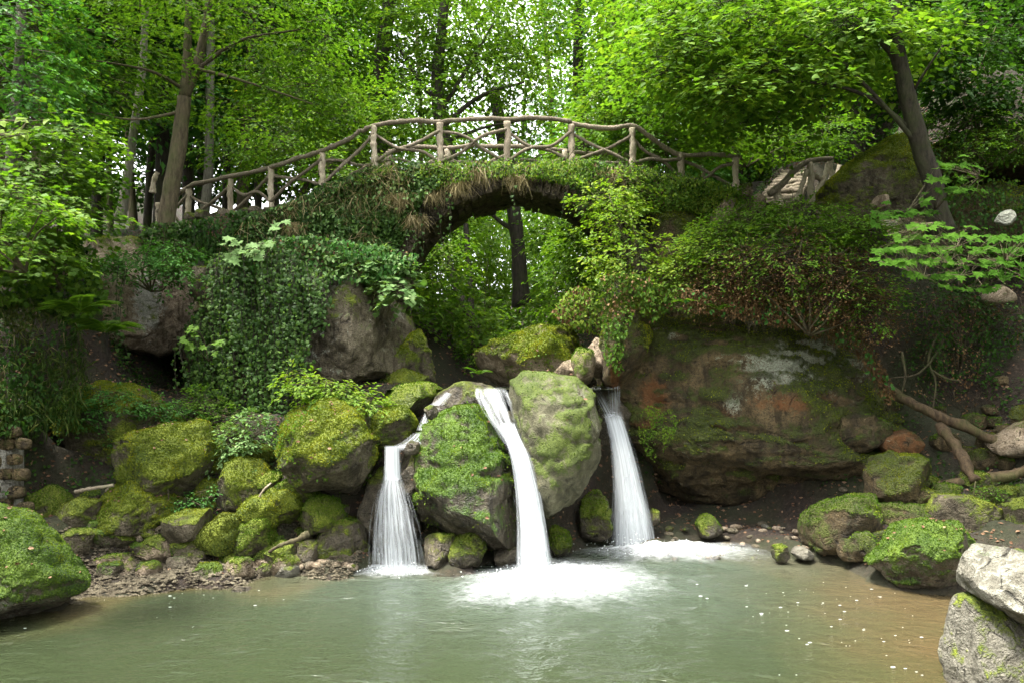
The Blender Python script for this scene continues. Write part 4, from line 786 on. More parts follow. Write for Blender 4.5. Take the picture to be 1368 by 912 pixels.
def foam(label, cx, cy, rx, ry, h, seed, sx=0.0, sy=0.0):
    nr, na = 34, 96; r = np.linspace(0, 1, nr); a = np.linspace(0, 2 * np.pi, na + 1); R, A = np.meshgrid(r, a, indexing='ij')
    wob = 1 + .25 * vnoise(np.stack([np.cos(A) * 1.6 + seed, np.sin(A) * 1.6, A * 0], -1).reshape(-1, 3), seed).reshape(A.shape)
    X = cx + R * wob * rx * np.cos(A) + sx * R; Y = cy + R * wob * ry * np.sin(A) + sy * R
    V = np.stack([X, Y, X * 0], -1).reshape(-1, 3)
    V[:, 2] = .022 + h * (1 - R.ravel()) ** 2 * (1 + .6 * fbm(V, 4, 3, seed)) + .05 * (1 - R.ravel()) * fbm(V, 7, 3, seed + 2)
    V[:, 2] = np.maximum(V[:, 2], .018)
    uv = np.stack([A / (2 * np.pi), R], -1).reshape(-1, 2); i = np.arange(nr - 1)[:, None] * (na + 1) + np.arange(na)[None]
    F = np.stack([i, i + na + 1, i + na + 2, i + 1], -1).reshape(-1, 4)
    o = link('foam', mesh_np('foam', V, F, M['foam'], uv=uv)); tag(o, label, 'foam', kind='stuff')
foam('white foam spreading at the foot of the low waterfall', -1.85, 12.4, 1.2, .7, .05, 1)
foam('white foam fan at the foot of the middle waterfall', .42, 12.0, 2.4, 2.1, .14, 2, .3, -.5)
foam('white foam at the foot of the tallest waterfall', 2.4, 13.75, 2.5, 1.25, .18, 3, .45, -.15)
rg = np.random.default_rng(18); mb = MB(); D, F = ico(1)
for (fx, fy), nn_, w_ in (((-1.87, 12.5), 170, .5), ((.42, 12.3), 330, .55), ((2.2, 14.2), 300, .7)):
    for k in range(nn_):
        r_ = abs(rg.normal()) * w_; a_ = rg.uniform(0, 2 * math.pi); mb.add(D * (.003 + .010 * rg.random() ** 2) + np.array([fx + r_ * math.cos(a_), fy - .15 + r_ * .55 * math.sin(a_), .03 + abs(rg.normal()) * .13 * math.exp(-r_ / w_)]), F)
V, F = mb.get(); o = link('spray_drops', mesh_np('spray_drops', V, F, M['bubble'])); tag(o, 'white drops of spray splashing up at the feet of the falls', 'spray', kind='stuff')
rng = np.random.default_rng(8); mb = MB(); D, F = ico(1)
for k in range(95):
    if k < 58: x, y = rng.normal(4.0, .75), rng.normal(9.3, .95)
    elif k < 75: x, y = rng.uniform(-6, -3), rng.uniform(9.5, 11.3)
    else: x, y = rng.uniform(2.5, 5.5), rng.uniform(10, 12)
    if abs(x) < .46 * y * 1.4: mb.add(D * (.005 + .016 * rng.random() ** 2) * np.array([1.5, .8, .16]) + np.array([x, y, .013]), F)
V, F = mb.get(); o = link('foam_bubbles', mesh_np('foam_bubbles', V, F, M['bubble'])); tag(o, 'tiny white bubbles floating on the pool', 'bubbles', kind='stuff')

# ------------------------------------------------------------------ vegetation tools
UP = np.array([0, 0, 1.0])
def B(px, py, Y, rx, ry, rd):
    c = W(px, py, Y); k = Y / FPX; return (*c, rx * k, rd, ry * k)
def sprays(blobs, n, per, leaf, seed, L=(.45, 1.0), droop=.25, shell=.45, upw=1.0, origin=None, layers=True):
    """leafy twigs spread through the crown volume: flat fans of leaves, twig lines returned too"""
    rng = np.random.default_rng(seed); bl = np.array(blobs, float)
    w = (bl[:, 3] * bl[:, 5] * bl[:, 4]) ** .67; bi = rng.choice(len(bl), n, p=w / w.sum())
    d = rnd_dir(n, rng) * (rng.random(n) ** shell)[:, None]; pos = bl[bi, :3] + d * bl[bi, 3:6]
    lay = .42 * max(.35, min(1.0, bl[:, 5].mean() / .8))
    if layers: pos[:, 2] = np.round(pos[:, 2] / lay + rng.normal(size=n) * .14) * lay
    org = bl[bi, :3] if origin is None else np.asarray(origin, float)[None]
    out = pos - org; out[:, 2] *= .25; out = unit(unit(out) + rng.normal(size=(n, 3)) * np.array([.6, .6, .18])); out[:, 2] -= .12; out = unit(out)
    Lk = rng.uniform(*L, n); lat = unit(np.cross(out, UP))
    per_ = per; t = rng.random((n, per_)) ** .8; s = rng.uniform(-1, 1, (n, per_))
    hw = .42 * np.sin(np.pi * np.clip(t * .85 + .1, 0, 1))
    P = pos[:, None] + out[:, None] * (t * Lk[:, None])[..., None] + lat[:, None] * (s * hw * Lk[:, None])[..., None]
    P[..., 2] += -droop * (t ** 2) * Lk[:, None] - .10 * abs(s) * Lk[:, None] + rng.normal(size=t.shape) * .02
    ax = out[:, None] + lat[:, None] * (s * 1.1)[..., None] + rng.normal(size=(n, per_, 3)) * .28; ax[..., 2] -= .22
    nr = UP * upw + out[:, None] * .22 + rng.normal(size=(n, per_, 3)) * .24
    sz = leaf * rng.uniform(.65, 1.25, (n, per_))
    tw = np.stack([pos - out * Lk[:, None] * .5, pos + out * (Lk * .55)[:, None] - UP * (droop * .3 * Lk)[:, None]], 1)
    return P.reshape(-1, 3), nr.reshape(-1, 3), ax.reshape(-1, 3), sz.ravel(), tw
def twigs_vf(tw, r):
    a, b = tw[:, 0], tw[:, 1]; d = unit(b - a); s = unit(np.cross(d, UP)) * r; u = np.cross(s, d)
    V = np.stack([a + s, a - s * .5 + u * .8, a - s * .5 - u * .8, b], 1).reshape(-1, 3); k = np.arange(len(a))[:, None, None] * 4
    return V, (np.array([(0, 1, 3), (1, 2, 3), (2, 0, 3)])[None] + k).reshape(-1, 3)
def wpath(pts): return [W(*p) for p in pts]
def tree(name, label, path, r0, r1, bark, blobs, nsp, per, leaf, tpl, mat, limbs=(), seed=0, group=None, twig=True, L=(.45, 1.0), droop=.25, sides=10, flare=1.35):
    P = wpath(path); t = thing(name, label, 'tree', tuple(P[0]), group)
    n = len(P) * 5; rad = np.interp(np.linspace(0, 1, 12), [0, .08, 1], [r0 * flare, r0, r1])
    V, F = tube(P, r0, r1, sides, n, .10, seed, radii=rad); tr = part('trunk', V, F, M[bark], t)
    for k, (lp, a, b) in enumerate(limbs):
        V, F = tube(wpath(lp), a, b, 7, len(lp) * 5, .12, seed + k + 1); link_part = part('branch', V, F, M[bark], tr)
    if blobs:
        p, nr, ax, sz, tw = sprays(blobs, nsp, per, leaf, seed, L, droop); V, F = leaves_vf(p, nr, ax, sz, tpl)
        part('crown', V, F, M[mat], t, False, 'stuff')
        if twig:
            V, F = twigs_vf(tw, .008); part('twigs', V, F, M[bark], t, True, 'stuff')
    return t
def shrub(name, label, cat, blobs, nsp, per, leaf, tpl, mat, seed=0, group=None, stem='bark', L=(.3, .7), droop=.25, base=None, shell=.45):
    bl = np.array(blobs, float); b0 = np.array(base, float) if base is not None else np.array([bl[:, 0].mean(), bl[:, 1].mean() + .2, (bl[:, 2] - bl[:, 5]).min() - .1])
    t = thing(name, label, cat, tuple(b0), group); p, nr, ax, sz, tw = sprays(blobs, nsp, per, leaf, seed, L, droop, shell, layers=False)
    V, F = leaves_vf(p, nr, ax, sz, tpl); part('foliage', V, F, M[mat], t, False, 'stuff')
    mb = MB(); V, F = twigs_vf(tw, .006); mb.add(V, F)
    for k in range(min(7, len(bl) * 2)):
        c = bl[k % len(bl), :3]; rg = np.random.default_rng(seed + k); V, F = tube_t([b0, (b0 + c) / 2 + rg.normal(size=3) * .12, c + rg.normal(size=3) * .2], .022, .008, 5, 8); mb.add(V, F)
    V, F = mb.get(); part('stems', V, F, M[stem], t, True, 'stuff'); return t
def mass_vf(poly, Y, thick, n, leaf, tpl, seed, nrm=(0, -.55, .65), ax=(0, -.25, -.8), spread=.5, clump=1.6, cth=-.25):
    """leaves over a bulging surface: a polygon of the view at distance Y (number or function of the pixel), given real thickness"""
    rng = np.random.default_rng(seed); q = sample_poly(poly, n, rng)
    Yv = Y(q[:, 0], q[:, 1]) if callable(Y) else np.full(n, float(Y)); k = Yv / FPX
    P = np.stack([(q[:, 0] - CX) * k, Yv, CZ + (HY - q[:, 1]) * k], 1)
    c = fbm(P, clump, 3, seed); keep = c + rng.normal(size=n) * .15 > cth; P, c = P[keep], c[keep]; m = len(P)
    P[:, 1] += -thick * (.5 + .9 * c) * rng.random(m) ** .6 + rng.normal(size=m) * .02
    nr = np.array(nrm) + rng.normal(size=(m, 3)) * spread; a = np.array(ax) + rng.normal(size=(m, 3)) * .5
    return leaves_vf(P, nr, a, leaf * rng.uniform(.6, 1.3, m), tpl)
def mass(name, label, cat, parts, base, group=None):
    """parts: list of (part name, material, V, F)"""
    t = thing(name, label, cat, base, group)
    for nm, mt, (V, F) in parts: part(nm, V, F, M[mt], t, False, 'stuff')
    return t
LEAFM = {}
def big_leaves(parent, pos, nr, ax, sz, tpl, mat, seed=0):
    """each large leaf an object of its own"""
    key = (tpl, mat)
    if key not in LEAFM:
        LEAFM[key] = []
        for k in range(4):
            TV, TF = TPL[tpl]; V = TV.copy(); rg = np.random.default_rng(k + 3); V[:, 2] += rg.normal(size=len(V)) * .03 - .10 * k / 3 * V[:, 1] ** 2; V[:, :2] *= rg.uniform(.9, 1.1, (len(V), 1))
            LEAFM[key].append(mesh_np('leaf', V, TF, M[mat], False))
    A = unit(ax); S = unit(np.cross(A, nr)); U = np.cross(S, A); off = np.array(parent.location)
    for i in range(len(pos)):
        o = bpy.data.objects.new('leaf', LEAFM[key][i % 4]); C.objects.link(o); o.parent = parent
        m = Matrix(((S[i][0], A[i][0], U[i][0], 0), (S[i][1], A[i][1], U[i][1], 0), (S[i][2], A[i][2], U[i][2], 0), (0, 0, 0, 1)))
        o.matrix_local = Matrix.Translation(Vector(pos[i] - off)) @ m @ Matrix.Scale(float(sz[i]), 4)

# ------------------------------------------------------------------ trees
tree('maple_tree', 'tall forked maple standing in front of the left end of the railing', [(219,322,16.8),(224,280,16.8),(238,200,16.8),(246,130,16.8)], .20, .14, 'bark',
     [B(345,45,16.8,105,60,1.8), B(400,120,17,70,45,1.4), B(150,70,16.2,100,45,1.6), B(330,150,18.4,80,28,1.0), B(250,-10,16.5,160,45,2.0), B(160,135,17.8,80,26,1.0), B(430,60,17.4,60,60,1.5), B(240,-80,16,260,50,3)], 800, 17, .105, 'oval', 'leaf_mid',
     limbs=[([(246,130,16.8),(250,70,16.7),(252,0,16.6),(256,-120,16.5)], .11, .05), ([(246,130,16.8),(265,80,16.9),(280,0,17),(300,-110,17)], .12, .05), ([(262,95,16.9),(320,55,16.6),(400,40,16.4)], .05, .015), ([(256,90,16.8),(330,110,16.4),(420,140,16.3)], .045, .012), ([(247,120,16.8),(200,95,16.2),(120,80,15.6)], .045, .012), ([(240,150,16.8),(180,160,16),(120,150,15.5)], .035, .01)], seed=11)
tree('maple_tree', 'leaning dark broad-leaved maple growing from the ledges on the right', [(1258,312,14.4),(1247,250,14.3),(1228,190,14.2),(1208,110,14.0),(1196,40,13.9),(1198,-60,13.8)], .19, .10, 'bark_dark',
     [B(890 + 38 * (k % 10), -15 + 37 * (k // 10) + 8 * (k % 3), 15.2 + 1.3 * math.sin(k * 2.3), 48, 20, 1.0) for k in range(40) if k % 10 < 9 and not (k // 10 == 3 and k % 10 > 6)] + [B(1000,160,16.6,60,16,.8), B(930,150,16.8,50,20,.8), B(1130,30,13.4,60,25,.7), B(1040,90,13.6,60,20,.6), B(1225,50,14.6,30,30,.7)], 1550, 14, .105, 'ivy', 'leaf_light',
     limbs=[([(1232,200,14.2),(1180,140,14),(1110,70,13.9),(1040,30,14)], .05, .015), ([(1225,180,14.2),(1160,130,14),(1080,110,14),(980,120,14.2)], .045, .012), ([(1205,90,14),(1150,30,13.9),(1080,0,13.9)], .05, .015), ([(1215,130,14.1),(1240,90,13.6),(1260,60,13.3)], .03, .01)], seed=12, L=(.5, 1.1), droop=.35)
tree('ivy_clad_tree', 'spreading airy tree seen above the middle of the bridge', [(604,300,24),(606,240,24),(592,180,24),(584,120,24.2),(590,40,24.5),(600,-60,25)], .28, .12, 'bark_dark',
     [B(640,85,24,85,45,2.2), B(705,135,24,60,32,1.8), B(690,50,24,75,45,2), B(560,150,23,55,40,2), B(620,20,24,90,40,2), B(560,60,24.5,55,50,2), B(720,180,23.5,40,20,1.2), B(660,190,25,40,25,1.2), B(640,-60,24,190,60,4)], 1150, 15, .15, 'simple', 'leaf_light',
     limbs=[([(590,170,24),(640,130,24),(700,110,24)], .09, .03), ([(588,150,24),(625,90,24),(660,30,24)], .08, .03), ([(586,140,24.2),(555,100,24),(530,60,24)], .07, .03), ([(594,190,24),(650,170,23.8),(710,160,23.6)], .06, .02)], seed=13)
tree('ivy_clad_tree', 'tall tree with a trunk thick with ivy behind the left half of the bridge', [(512,300,26),(513,200,26),(508,100,26),(520,0,26),(522,-120,26)], .30, .2, 'bark_dark',
     [B(480,80,25.5,65,70,2.2), B(535,30,26,45,50,2), B(470,170,24.5,75,45,2), B(430,200,23,60,35,1.6), B(515,110,25.6,20,100,.6), B(480,-60,26,150,60,4)], 760, 16, .15, 'simple', 'leaf_mid', seed=14)
tree('woodland_tree', 'tree with a dark ivied trunk behind the right half of the bridge', [(778,300,29),(778,180,29),(772,80,29),(776,-60,29)], .26, .16, 'bark_dark',
     [B(775,70,28.5,22,90,.7), B(800,40,28,55,45,2), B(745,15,28,45,35,2), B(800,-60,28,120,50,4), B(820,110,27,40,40,1.8)], 420, 15, .17, 'simple', 'leaf_cool', seed=15)
tree('young_maple', 'pale young tree with thin stems above the right half of the railing', [(872,300,20),(870,200,20),(866,90,20),(868,-20,20)], .07, .04, 'bark',
     [B(850,110,20,65,70,1.8), B(810,150,19.5,45,45,1.4), B(880,180,19,60,35,1.4), B(860,30,20,70,50,1.8), B(915,90,19.5,50,70,1.4), B(780,195,20,40,25,1.2)], 760, 15, .135, 'oval', 'leaf_light',
     limbs=[([(893,300,19.6),(890,200,19.6),(884,110,19.6),(880,40,19.6)], .05, .025), ([(871,210,20),(840,150,20),(815,120,20)], .03, .01), ([(868,160,20),(905,120,19.8),(930,80,19.6)], .03, .01)], seed=16)
tree('woodland_tree', 'dark straight trunk standing in the gap of the arch', [(697,410,26),(694,350,26),(688,290,26),(676,220,26.3),(660,120,26.6)], .26, .18, 'bark_dark', None, 0, 0, 0, '', '', limbs=[([(690,310,26),(668,296,26),(650,280,26)], .09, .05)], seed=17)
tree('woodland_tree', 'thin dark leaning trunk behind the leafy sapling under the arch', [(652,490,22),(632,430,22),(610,385,22.3),(596,330,22.6),(590,260,23)], .13, .08, 'bark_dark', None, 0, 0, 0, '', '', seed=18)
tree('woodland_tree', 'slim upright trunk beside the leaning trunk under the arch', [(632,500,23),(630,440,23),(628,380,23.3),(622,300,24)], .11, .08, 'bark_dark', None, 0, 0, 0, '', '', seed=19)
tree('woodland_tree', 'pale lichened slim trunk left of the forked maple', [(160,296,18.5),(170,240,18.6),(178,180,18.7),(190,90,18.8),(196,-20,19)], .11, .08, 'bark_grey', [B(190,-60,18,120,60,2.5)], 120, 14, .14, 'simple', 'leaf_mid', seed=20)
tree('woodland_tree', 'pale grey trunk at the far left of the wood', [(12,240,15.5),(20,160,15.6),(26,80,15.7),(30,-40,15.8)], .11, .08, 'bark_grey', [B(40,110,14.5,60,55,1.2), B(20,20,15,80,50,1.6)], 260, 14, .12, 'oval', 'leaf_cool', seed=21)
tree('woodland_tree', 'greyish trunk right of the forked maple behind the railing', [(270,310,24),(278,240,24),(280,160,24),(282,0,24)], .15, .12, 'bark_grey', None, 0, 0, 0, '', '', seed=22)

# the wood behind: straight trunks, shared crowns
def crown_mesh(seed, mat, n=330, per=14, leaf=.2):
    rng = np.random.default_rng(seed); bl = [(rng.uniform(-1.8, 1.8), rng.uniform(-1.8, 1.8), rng.uniform(-2.6, 3.2), rng.uniform(1.2, 2.2), rng.uniform(1.2, 2.2), rng.uniform(.7, 1.3)) for _ in range(9)]
    p, nr, ax, sz, tw = sprays(bl, n, per, leaf, seed, (.7, 1.5), .3); V, F = leaves_vf(p, nr, ax, sz, 'simple'); return mesh_np('crown', V, F, M[mat], False)
CRM = [crown_mesh(31, 'leaf_mid'), crown_mesh(32, 'leaf_dark'), crown_mesh(33, 'leaf_mid'), crown_mesh(34, 'leaf_cool')]
CRL = [crown_mesh(35, 'leaf_light'), crown_mesh(36, 'leaf_cool')]
def trunk_mesh(seed, mat):
    V, F = tube([(0, 0, -.5), (.1, 0, 4), (-.1, .1, 9), (.1, 0, 15)], .17, .09, 8, 16, .1, seed); return mesh_np('trunk', V, F, M[mat])
TRM = [trunk_mesh(41, 'bark_dark'), trunk_mesh(42, 'bark_dark'), trunk_mesh(43, 'bark')]
def wood(px, Y, label, group, h, seed, crowns=CRM, s=1.0, low=0.0):
    rg = np.random.default_rng(seed); x = (px - CX) * Y / FPX; z = float(ground_z(x, Y)); t = thing('woodland_tree', label, 'tree', (x, Y, z), group)
    tr = link('trunk', TRM[seed % 3], t); tr.scale = (s * rg.uniform(.8, 1.5),) * 2 + (1.15,); tr.rotation_euler = (rg.uniform(-.06, .06), rg.uniform(-.08, .08), rg.uniform(0, 6))
    for k in range(2):
        c = link('crown', crowns[(seed + k) % len(crowns)], t, 'stuff'); c.location = (rg.uniform(-.8, .8), rg.uniform(-.8, .8), h + k * 4.2 - low); c.rotation_euler = (0, 0, rg.uniform(0, 6)); c.scale = (rg.uniform(.9, 1.25),) * 3
k = 0
for px, Y in [(55,21),(95,24),(128,27),(150,31),(195,29),(212,25),(228,34),(252,28),(300,30),(318,26),(345,34),(372,29),(400,36),(425,31),(30,27),(5,22),(-40,20),(-80,26),(180,37),(275,38),(330,41),(110,39),(455,38)]:
    wood(px, Y, 'straight dark-trunked tree of the shaded wood on the left slope', 'trees of the left wood', 7.5 if Y < 26 else 9, 50 + k); k += 1
for px, Y in [(930,27),(985,31),(1040,26),(1090,30),(1150,25),(1180,31),(1240,24),(1290,27),(1340,22),(1390,25),(860,36),(1010,38)]:
    wood(px, Y, 'leafy tree of the wood on the steep right slope', 'trees of the right wood', 4.5, 90 + k, CRL if px < 1100 else CRM); k += 1
for px, Y in [(560,42),(620,48),(690,52),(740,46),(810,40),(480,44),(850,48)]:
    wood(px, Y, 'hazy distant tree far up the valley behind the bridge', 'distant trees in the valley', 6.0, 120 + k, CRL, 1.0, 1.0); k += 1
# far foliage that reads as one mass
def far_wood(label, poly, Y0, Y1, n, leaf, mat, seed, cth):
    rng = np.random.default_rng(seed); q = sample_poly(poly, n, rng); Yv = rng.uniform(Y0, Y1, n); kk = Yv / FPX
    P = np.stack([(q[:, 0] - CX) * kk, Yv, CZ + (HY - q[:, 1]) * kk], 1); keep = fbm(P * np.array([1, 1, 1.6]), .35, 3, seed) > cth; P = P[keep]; m = len(P)
    V, F = leaves_vf(P, UP + rng.normal(size=(m, 3)) * .45, np.array([0, -.2, -.2]) + rng.normal(size=(m, 3)), leaf * rng.uniform(.6, 1.3, m), 'simple')
    o = link('distant_foliage', mesh_np('distant_foliage', V, F, M[mat], False)); tag(o, label, 'foliage', kind='stuff')
far_wood('dark foliage of the far left wood', [(-60,-60),(440,-60),(470,120),(440,260),(-60,300)], 36, 46, 42000, .34, 'leaf_dark', 61, -.12)
far_wood('pale foliage closing the valley behind the bridge', [(420,-60),(880,-60),(880,320),(780,420),(560,420),(420,260)], 44, 60, 32000, .36, 'leaf_light', 62, -.12)
far_wood('green foliage of the far right wood', [(800,-60),(1440,-60),(1440,140),(1200,220),(1000,300),(800,260)], 30, 38, 36000, .30, 'leaf_mid', 63, -.15)

far_wood('soft green foliage seen through the arch', [(540,270),(820,270),(820,470),(540,470)], 29, 36, 16000, .22, 'leaf_light', 64, -.4)
# ------------------------------------------------------------------ shrubs, saplings
shrub('shrub', 'dark green bush on the slope behind the right end of the railing', 'shrub', [B(960,185,20,60,26,1.0), B(1040,190,20.5,55,26,1.0), B(1100,180,20,50,30,1.0), B(900,190,20,45,24,.9)], 420, 14, .11, 'simple', 'leaf_mid', 70)
shrub('sapling', 'pale layered beech saplings rising behind the left half of the railing', 'sapling', [B(380,185,21,60,32,1.3), B(440,215,20.5,50,22,1.1), B(330,205,22,50,22,1.1), B(465,150,22.5,50,36,1.3), B(400,120,23,70,40,1.6)], 620, 14, .12, 'simple', 'leaf_light', 69, L=(.5, 1.1))
shrub('sapling', 'cool green sapling with layered leaves left of the arch gap', 'sapling', [B(575,370,19.6,50,38,1.2), B(612,412,19.6,52,32,1.0), B(560,420,19,40,30,.8), B(640,442,20,36,28,.8), B(590,330,20.5,36,36,1.2)], 360, 15, .12, 'oval', 'leaf_light', 71, L=(.35, .8))
shrub('sapling', 'bright sapling filling the right of the arch gap', 'sapling', [B(768,350,21,36,50,1.2), B(785,320,20,35,40,1.2), B(755,402,19,42,22,.9), B(735,310,24,26,24,.9)], 330, 15, .125, 'oval', 'leaf_light', 72, L=(.4, .9))
shrub('sapling', 'pale background sapling in the middle of the arch gap', 'sapling', [B(650,330,28,45,45,1.6), B(655,400,28,45,40,1.6), B(610,300,28,40,30,1.5), B(690,440,24,40,22,1.2), B(600,465,23,50,30,1.2), B(720,370,28,36,40,1.4)], 300, 14, .15, 'simple', 'leaf_light', 73)
shrub('shrub', 'yellow-green shrub with thin dark stems in front of the right side of the arch', 'shrub', [B(828,300,15.6,40,32,.6), B(850,340,15.2,42,36,.6), B(806,268,16,34,20,.6), B(835,250,16.3,38,20,.5), B(806,345,15.6,24,22,.5), B(870,378,15,38,18,.4)], 290, 13, .085, 'oval', 'leaf_yellow', 74, L=(.25, .6), base=W(850, 400, 15.6))
for kx, (pts, a) in enumerate([([(855,395,15.4),(835,345,15.3),(805,300,15.4),(795,270,15.5)], .022), ([(853,395,15.4),(850,340,15.3),(842,290,15.3)], .02)]): pass
shrub('shrub', 'cool green bushy growth on the bank beneath the sloping mossy boulder', 'shrub', [B(1000,300,15.0,60,26,.7), B(1070,295,14.7,65,28,.7), B(1135,305,14.4,55,26,.6), B(955,325,14.9,45,28,.6)], 900, 13, .058, 'oval', 'leaf_light', 75, L=(.2, .5))
shrub('shrub', 'yellowish bush spilling over the left end of the cliff top', 'shrub', [B(930,345,14.8,45,35,.5), B(905,370,14.8,35,30,.4), B(965,330,15,40,25,.5)], 260, 13, .075, 'oval', 'leaf_yellow', 76, L=(.2, .5))
shrub('bracken', 'brown dead bracken hanging over the top of the cliff block', 'bracken', [B(985,365,14.4,55,40,.5), B(1050,355,14.1,75,48,.6), B(1110,375,14.0,55,52,.5), B(1155,405,14.2,40,50,.5), B(945,385,14.5,35,28,.4)], 1350, 13, .045, 'simple', 'leaf_brown', 77, base=W(1060, 335, 15.7), stem='bark_dark', L=(.15, .45), droop=.6)
shrub('weeds', 'sparse green leaves growing through the brown bracken', 'weeds', [B(1000,350,14.0,65,40,.4), B(1060,340,13.7,75,50,.5), B(1120,370,13.7,55,45,.4), B(1170,400,13.8,35,40,.4)], 420, 7, .06, 'oval', 'leaf_light', 78, L=(.15, .4))
shrub('shrub', 'dark shrub on the far right slope above the ledges', 'shrub', [B(1320,50,17,90,60,1.2), B(1290,130,16.5,70,30,1.0), B(1345,150,16.5,60,35,.8), B(1270,60,16,50,60,.8)], 420, 14, .13, 'oval', 'leaf_dark', 79)
shrub('weeds', 'low green weeds covering the upper mossy ledge', 'weeds', [B(1290,165,16.0,70,16,.6), B(1350,190,15.8,60,18,.5), B(1300,200,15.8,60,14,.5)], 200, 12, .07, 'oval', 'leaf_mid', 80, L=(.2, .4))
shrub('weeds', 'trailing weeds under the maple spray on the right slope', 'weeds', [B(1260,400,15.6,60,30,.5), B(1340,420,15.5,50,30,.5), B(1310,350,15.6,60,20,.5), B(1240,460,15.8,30,40,.4)], 260, 10, .065, 'oval', 'leaf_dark', 81, L=(.2, .5))
shrub('shrub', 'tall leafy bush on the left bank in front of the shaded wood', 'shrub', [B(50,235,13,70,32,.9), B(95,280,12.8,45,25,.7), B(25,300,12.2,55,35,.7), B(90,185,13.5,55,28,.9), B(115,225,14,35,22,.7), B(50,345,12.2,50,25,.5)], 420, 13, .085, 'maple', 'leaf_mid', 82)
shrub('shrub', 'bright yellow-green bush at the left picture edge', 'shrub', [B(15,262,9.8,45,20,.4), B(50,282,9.9,40,13,.35), B(-5,325,9.6,40,22,.4)], 90, 12, .07, 'maple', 'leaf_light', 83, L=(.25, .5))
shrub('weeds', 'leafy weeds crowning the broad mossy mound', 'weeds', [B(130,530,13.2,50,18,.35), B(100,550,13.0,30,22,.25), B(205,545,13.6,45,18,.35), B(165,545,13.2,30,12,.2)], 240, 12, .055, 'oval', 'leaf_cool', 84, L=(.12, .3))
shrub('weeds', 'green weeds between the weedy mound and the ivy', 'weeds', [B(245,550,14.2,35,20,.4), B(270,540,14.4,25,25,.4), B(300,560,14.2,30,20,.3)], 170, 11, .06, 'oval', 'leaf_mid', 85, L=(.12, .35))
shrub('trailing_plant', 'pale silvery trailing plant on the left bank boulders', 'plant', [B(320,585,13.4,28,24,.3), B(340,560,13.6,18,18,.2), B(300,600,13.4,25,16,.25)], 110, 11, .075, 'oval', 'leaf_pale', 86, L=(.12, .35), droop=.6)
shrub('bramble', 'pale green bramble arching over the large bright mossy boulder', 'bramble', [B(420,515,13.4,45,14,.3), B(460,525,13.3,45,14,.3), B(490,540,13.2,22,12,.25), B(400,500,13.7,25,10,.25)], 170, 11, .075, 'oval', 'leaf_yellow', 87, L=(.15, .45))
shrub('trailing_plant', 'pale broad-leaved plant on top of the great grey boulder', 'plant', [B(510,360,15.4,38,22,.4), B(535,385,15.0,25,18,.3), B(490,345,15.6,30,14,.3), B(470,355,15.4,25,10,.3)], 130, 10, .11, 'maple', 'leaf_pale', 88, L=(.2, .45))
shrub('weeds', 'weeds along the top of the cave roof rock', 'weeds', [B(185,345,15.2,55,12,.5), B(140,355,14.9,30,15,.4), B(230,360,15.1,25,20,.4), B(225,330,15.6,40,10,.5)], 260, 11, .075, 'oval', 'leaf_cool', 89, L=(.15, .45), droop=.7)
shrub('weeds', 'tuft of green weeds on the shore beside the flat slab', 'weeds', [B(250,668,12.6,18,14,.2), B(275,660,12.7,14,12,.2)], 40, 9, .05, 'oval', 'leaf_cool', 90, L=(.1, .25))
shrub('weeds', 'weeds on the mossy stone below the fallen logs', 'weeds', [B(1322,660,12.6,20,10,.15)], 40, 9, .04, 'oval', 'leaf_light', 91, L=(.08, .2))
# unseen trees beside and behind the viewer, added to block frontal sky fill
for j, (x, y) in enumerate([(-16,6),(-17,0),(-14,-8),(-5,-15),(5,-16),(14,-9),(16,2),(15,9),(-18,14),(17,14)]):
    t = thing('woodland_tree', 'unseen added tree closing the clearing on the near side of the pool', 'tree', (x, y, float(ground_z(x, y))), 'unseen trees added round the near side of the pool')
    tr = link('trunk', TRM[j % 3], t); tr.scale = (1.6, 1.6, 1.2)
    for k2 in range(2):
        c = link('crown', CRM[(j + k2) % 4], t, 'stuff'); c.location = (.5 * math.sin(j), .5 * math.cos(j * 2), 5 + k2 * 3.6); c.rotation_euler = (0, 0, j * 1.3 + k2); c.scale = (1.25, 1.25, 1.2)

# ------------------------------------------------------------------ ivy and grasses on the bridge and rocks
def strands(tops, seed, leaf, tpl, step=.055, spread=.05, face=(0, -1, .35)):
    """hanging strands: list of (px, py_top, py_bottom, Y_top, Y_bottom)"""
    rng = np.random.default_rng(seed); PP, LN = [], []
    for px, y0, y1, Ya, Yb in tops:
        a = W(px, y0, Ya); b = W(px + rng.normal() * 6, y1, Yb); n = max(3, int(np.linalg.norm(b - a) / step)); t_ = np.linspace(0, 1, n)[:, None]
        p = a * (1 - t_) + b * t_; p[:, 1] -= np.sin(np.pi * t_[:, 0]) * rng.uniform(0, .18); p[:, 0] += fbm(p + px, 2.2, 2, seed) * .1
        LN.append(p[::max(1, n // 8)]); PP.append(p + rng.normal(size=p.shape) * np.array([spread, spread, .03]))
    P = np.concatenate(PP); m = len(P)
    V, F = leaves_vf(P, np.array(face) + rng.normal(size=(m, 3)) * .42, np.array([0, -.3, -.9]) + rng.normal(size=(m, 3)) * .45, leaf * rng.uniform(.45, 1.4, m), tpl)
    mb = MB()
    for l in LN:
        if len(l) > 2: mb.add(*tube_t(l, .008, .004, 4, len(l), 0, caps=False))
    return (V, F), mb.get()
rng = np.random.default_rng(71); tops = []
